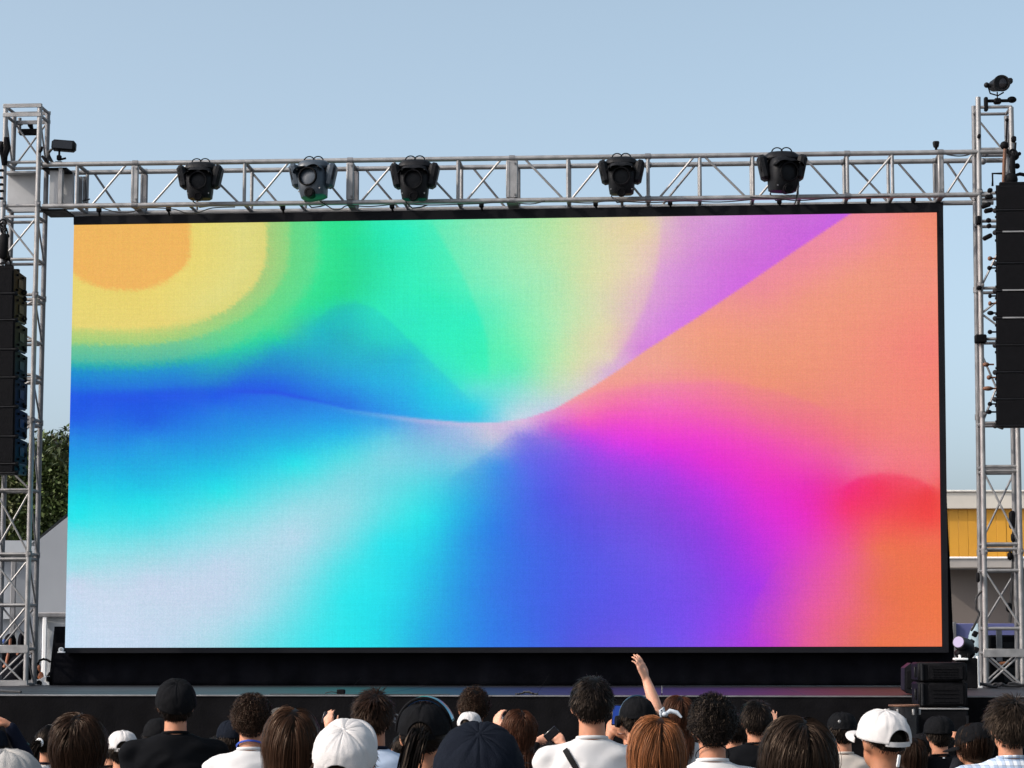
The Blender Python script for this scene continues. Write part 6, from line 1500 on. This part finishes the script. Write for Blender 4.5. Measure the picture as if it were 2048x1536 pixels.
p = P_('S', 'man with short black hair and white tee, black strap across his back', 1183, 1351, 88, 'short', HAIR_BLACK, C_WHITE, n=4200, yaw=.03, hk=dict(messy=.9, length=.036, vol=1.03), broad=1.04)
pts, ns = shirt_surface_path(p, (-.115, 1.405), (.10, 1.02)); strip('shoulder_strap', p.sh, pts, .024, BLK, ns, .004)
p = P_('T', 'person with cap and blue headphone band filming with a lit phone', 1273, 1395, 70, 'short', HAIR_BLACK, C_BLACK, capm=CAPB, yaw=.2, tilt=.05, capk=dict(seed=21, open_=False), armfn=two_hands((1219, 1476), (1254, 1480), .34, lelb=(-.26, .12, 1.18), relb=(.05, .16, 1.20), hL=dict(dir=(.2, .1, 1), n=(.6, .7, 0), curl=.6, side=-1, k=.85), hRr=dict(dir=(-.35, .1, .95), n=(-.5, .8, 0), curl=.75, k=.85)), voxel=.009, skin=SKIN)
phone(p, 1235, 1430, .30, .062, .115, (0, .06, .1), 'phone with blue glowing screen held beside the black-haired head', (.012, .05, .30))
b = MB(); b.ring((0, HC[1] + .01, HC[2]), .1105, .0045, 'Y', 36, 8, .0, math.pi, .90, 1.08); link('headphone_band', b.mesh('headphone_band'), mat('band_blue', (.008, .04, .075), .6), p.cap)
for s_ in (-1, 1): b = MB(); b.tube((s_ * .098, HC[1] + .01, HC[2] - .02), (s_ * .118, HC[1] + .01, HC[2] - .02), .034, 20, .030); link('ear_cup', b.mesh('ear_cup'), BLK, p.cap)
b = MB(); q = PEOPLE['T'].loc(1247, 1467, .32); b.ring(q, .034, .004, 'Z', 24, 6); link('bracelet', b.mesh('bracelet'), mat('bead_brown', (.10, .03, .015), .4), p.o)
def arm_up(p):
    e, w_ = p.loc(1312, 1416, .05), p.loc(1292, 1358, .10)
    tip = p.loc(1277, 1318, .10) - w_
    return dict(L=[(-.178, 0, 1.36), (-.225, -.01, 1.09), (-.225, .07, .86)], Rr=[(.165, 0, 1.40), tuple(e), tuple(w_)], hRr=dict(dir=tuple(tip), n=(-.8, .55, .1), curl=.30, side=-1, spread=.10, k=.95))
U_ = P_('U', 'person in black sleeve raising a bare forearm and open hand above the crowd', 1291, 1416, 66, 'short', HAIR_BLACK, C_BLACK, armfn=arm_up, voxel=.0055, skin=SKIN3, D=12.9)
P_('W', 'person with long wavy auburn hair between the raised arm and the curly black hair', 1356, 1389, 62, 'bob', HAIR_BROWN, C_WHITE, fem=True, n=2600, hk=dict(vol=1.0, length=.26, messy=1.8), width=.0026, yaw=.1)
P_('X', 'man with thick curly black hair, neck cord and white tee with green print', 1423, 1394, 89, 'curly', HAIR_BLACK, C_PRINT, n=3600, hk=dict(vol=1.08), broad=1.0)
necklace(PEOPLE['X'], .070, BLK, .008, 'neck_cord', .0022, .045)
P_('Y', 'person in white shirt mostly hidden behind the curly black hair', 1466, 1424, 56, 'short', HAIR_BLACK, C_WHITE, fem=True, yaw=.2)
p = P_('V', 'woman with long straight copper hair and a pale bow clip', 1313, 1430, 105, 'long', HAIR_COPPER, C_BLACK, fem=True, n=4600, hk=dict(vol=1.02, length=.48, messy=.5, flare=.16), width=.0026)
b = MB(); q = Vector((.030, -.010, HC[2] + .118))
b.ball(q, (.012, .012, .010), 12, 8)
b.path([q, q + V((.02, .004, .012)), q + V((.045, .004, .006)), q + V((.062, 0, -.012))], [.006, .009, .008, .004], 10); b.path([q, q + V((-.008, 0, .022)), q + V((-.016, 0, .012)), q + V((-.014, 0, -.012))], [.005, .008, .007, .004], 10); link('bow_clip', b.mesh('bow_clip'), mat('satin_grey', (.42, .46, .50), .3, 0, .2, 30), p.o)
P_('Z', 'man with neat short black hair and black tee right of the curly-haired man', 1511, 1401, 61, 'short', HAIR_BLACK, C_BLACK, n=2800, yaw=.08, hk=dict(messy=.8, vol=1.1), broad=1.3)
p = P_('Z1', 'person behind the neat-haired man showing only fingertips and a glint', 1556, 1446, 48, 'short', HAIR_BLACK, C_WHITE, armfn=two_hands((1546, 1462), None, .2, hL=dict(dir=(0, .1, 1), n=(0, 1, 0), curl=.2)), voxel=.010, skin=SKIN3)
P_('AA', 'person with a big dark brown bob in the right foreground, nearest there', 1594, 1433, 138, 'bob', HAIR_DARK if 0 else hair_mat('espresso', (.010, .0062, .0045), .4), C_BLACK, fem=True, n=5200, hk=dict(vol=1.06, length=.20, messy=1.2), width=.0022, yaw=.05)
p = P_('AB', 'person in a round black helmet-like cap with a beige hood', 1683, 1424, 60, 'short', HAIR_BLACK, BEIGE, capm=BLKG if 0 else CAPB, yaw=.1, capk=dict(seed=31, open_=False), broad=1.1)
b = MB(); b.ball((-.040, HC[1] - .095, HC[2] + .052), (.011, .005, .011), 12, 8); link('badge', b.mesh('badge'), ALU, p.cap)
p = P_('AC', 'man in a white cap turned left, brown neck, dark shirt', 1762, 1425, 92, 'short', HAIR_BLACK, C_NAVY, capm=CAPW, yaw=.45, tilt=.16, capk=dict(seed=33, vol=1.12), skin=SKIN2, n=700, hk=dict(nape=-.42, length=.022))
b = MB(); q = p.loc(1797, 1522, -.12); b.box(q, (.014, .006, .05), Euler((0, .2, 0)).to_matrix(), .002); link('white_tag', b.mesh('white_tag'), WHT, p.o)
P_('AH', 'person with long dark brown hair behind the man in the white cap', 1826, 1474, 52, 'long', HAIR_DARK, C_BLACK, fem=True, n=1800, hk=dict(length=.4))
p = P_('AE', 'person in black cap and black tee below the double speaker cabinet', 1877, 1435, 55, 'short', HAIR_BLACK, C_BLACK, capm=CAPB, yaw=.15, capk=dict(seed=35, open_=False, vol=1.13), broad=1.2)
b = MB(); b.box((-.0, -.092, 1.44), (.016, .003, .008), bev=.001); link('neck_label', b.mesh('neck_label'), WHT, p.sh)
p = P_('AF', 'person in a dark cap turned left with lowered brim, hand at the face', 1944, 1446, 66, 'bob', HAIR_DARK, C_CHAR, capm=CAPB, yaw=.95, tilt=-.25, capk=dict(seed=36, open_=False), fem=True, n=1500, long_=True, hk=dict(vol=.97, length=.16), armfn=two_hands((1930, 1486), None, .1, hL=dict(dir=(-.8, .2, .5), n=(0, 1, 0), curl=.5, k=.7)), voxel=.010, skin=SKIN)
p = P_('AG', 'man with tousled dark hair and light blue plaid shirt, grey strap', 2016, 1401, 80, 'spiky', hair_mat('dark_ash', (.018, .013, .010), .45), C_PLAID, n=3600, yaw=.12, hk=dict(vol=1.22, messy=1.0), collarm=C_PLAID, broad=1.25)
pts, ns = shirt_surface_path(p, (-.12, 1.40), (.12, 1.0)); strip('shoulder_strap', p.sh, pts, .030, mat('strap_grey', (.06, .065, .075), .7), ns, .005)
P_('AG2', 'person in pale blue denim shirt wedged left of the plaid shirt', 1928, 1496, 84, 'short', HAIR_BLACK, cloth('denim_pale', (.30, .38, .48), .85, .15), fem=True, D=7.2) if 0 else None

EXTRA = [  # small far heads seen in gaps: key, label, x, y, w, style, hair, shirt, cap, yaw
 ('x1', 'small far head with black hair just left of the white cap near the black tee', 222, 1470, 44, 'short', HAIR_BLACK, C_BLACK, None, .2),
 ('x2', 'small dark head low between the black tee and the navy cap at left', 432, 1472, 46, 'short', HAIR_DARK, C_WHITE, None, -.2),
 ('x3', 'person in pale shirt with dark head low behind the spiky-haired man', 806, 1466, 48, 'short', HAIR_BLACK, C_PALE, None, .1),
 ('x4', 'small dark cap low between the curly-haired man and the neat-haired man', 1478, 1462, 46, 'short', HAIR_BLACK, C_WHITE, CAPB, .3),
 ('x5', 'small far head with dark hair left of the round helmet-like cap', 1642, 1462, 46, 'short', HAIR_BLACK, C_BLACK, None, -.1),
 ('x6', 'small dark head low between the white cap at right and the black cap', 1846, 1466, 44, 'short', HAIR_BLACK, C_BLACK, CAPB, -.3),
 ('x7', 'brown-haired small head low right of the auburn-haired person', 1082, 1494, 46, 'curly', HAIR_DARK, C_BLACK, None, .2),
 ('x8', 'dark head low at the left edge above the marl grey cap', 44, 1480, 48, 'short', HAIR_BLACK, C_WHITE, None, .2)]
for k_, lb, x_, y_, w_, st_, hm_, sh_, cp_, yw_ in EXTRA: person(k_, lb, x_, y_, w_, st_, hm_, sh_, capm=cp_, yaw=yw_, n=900, seed=len(lb) + x_)
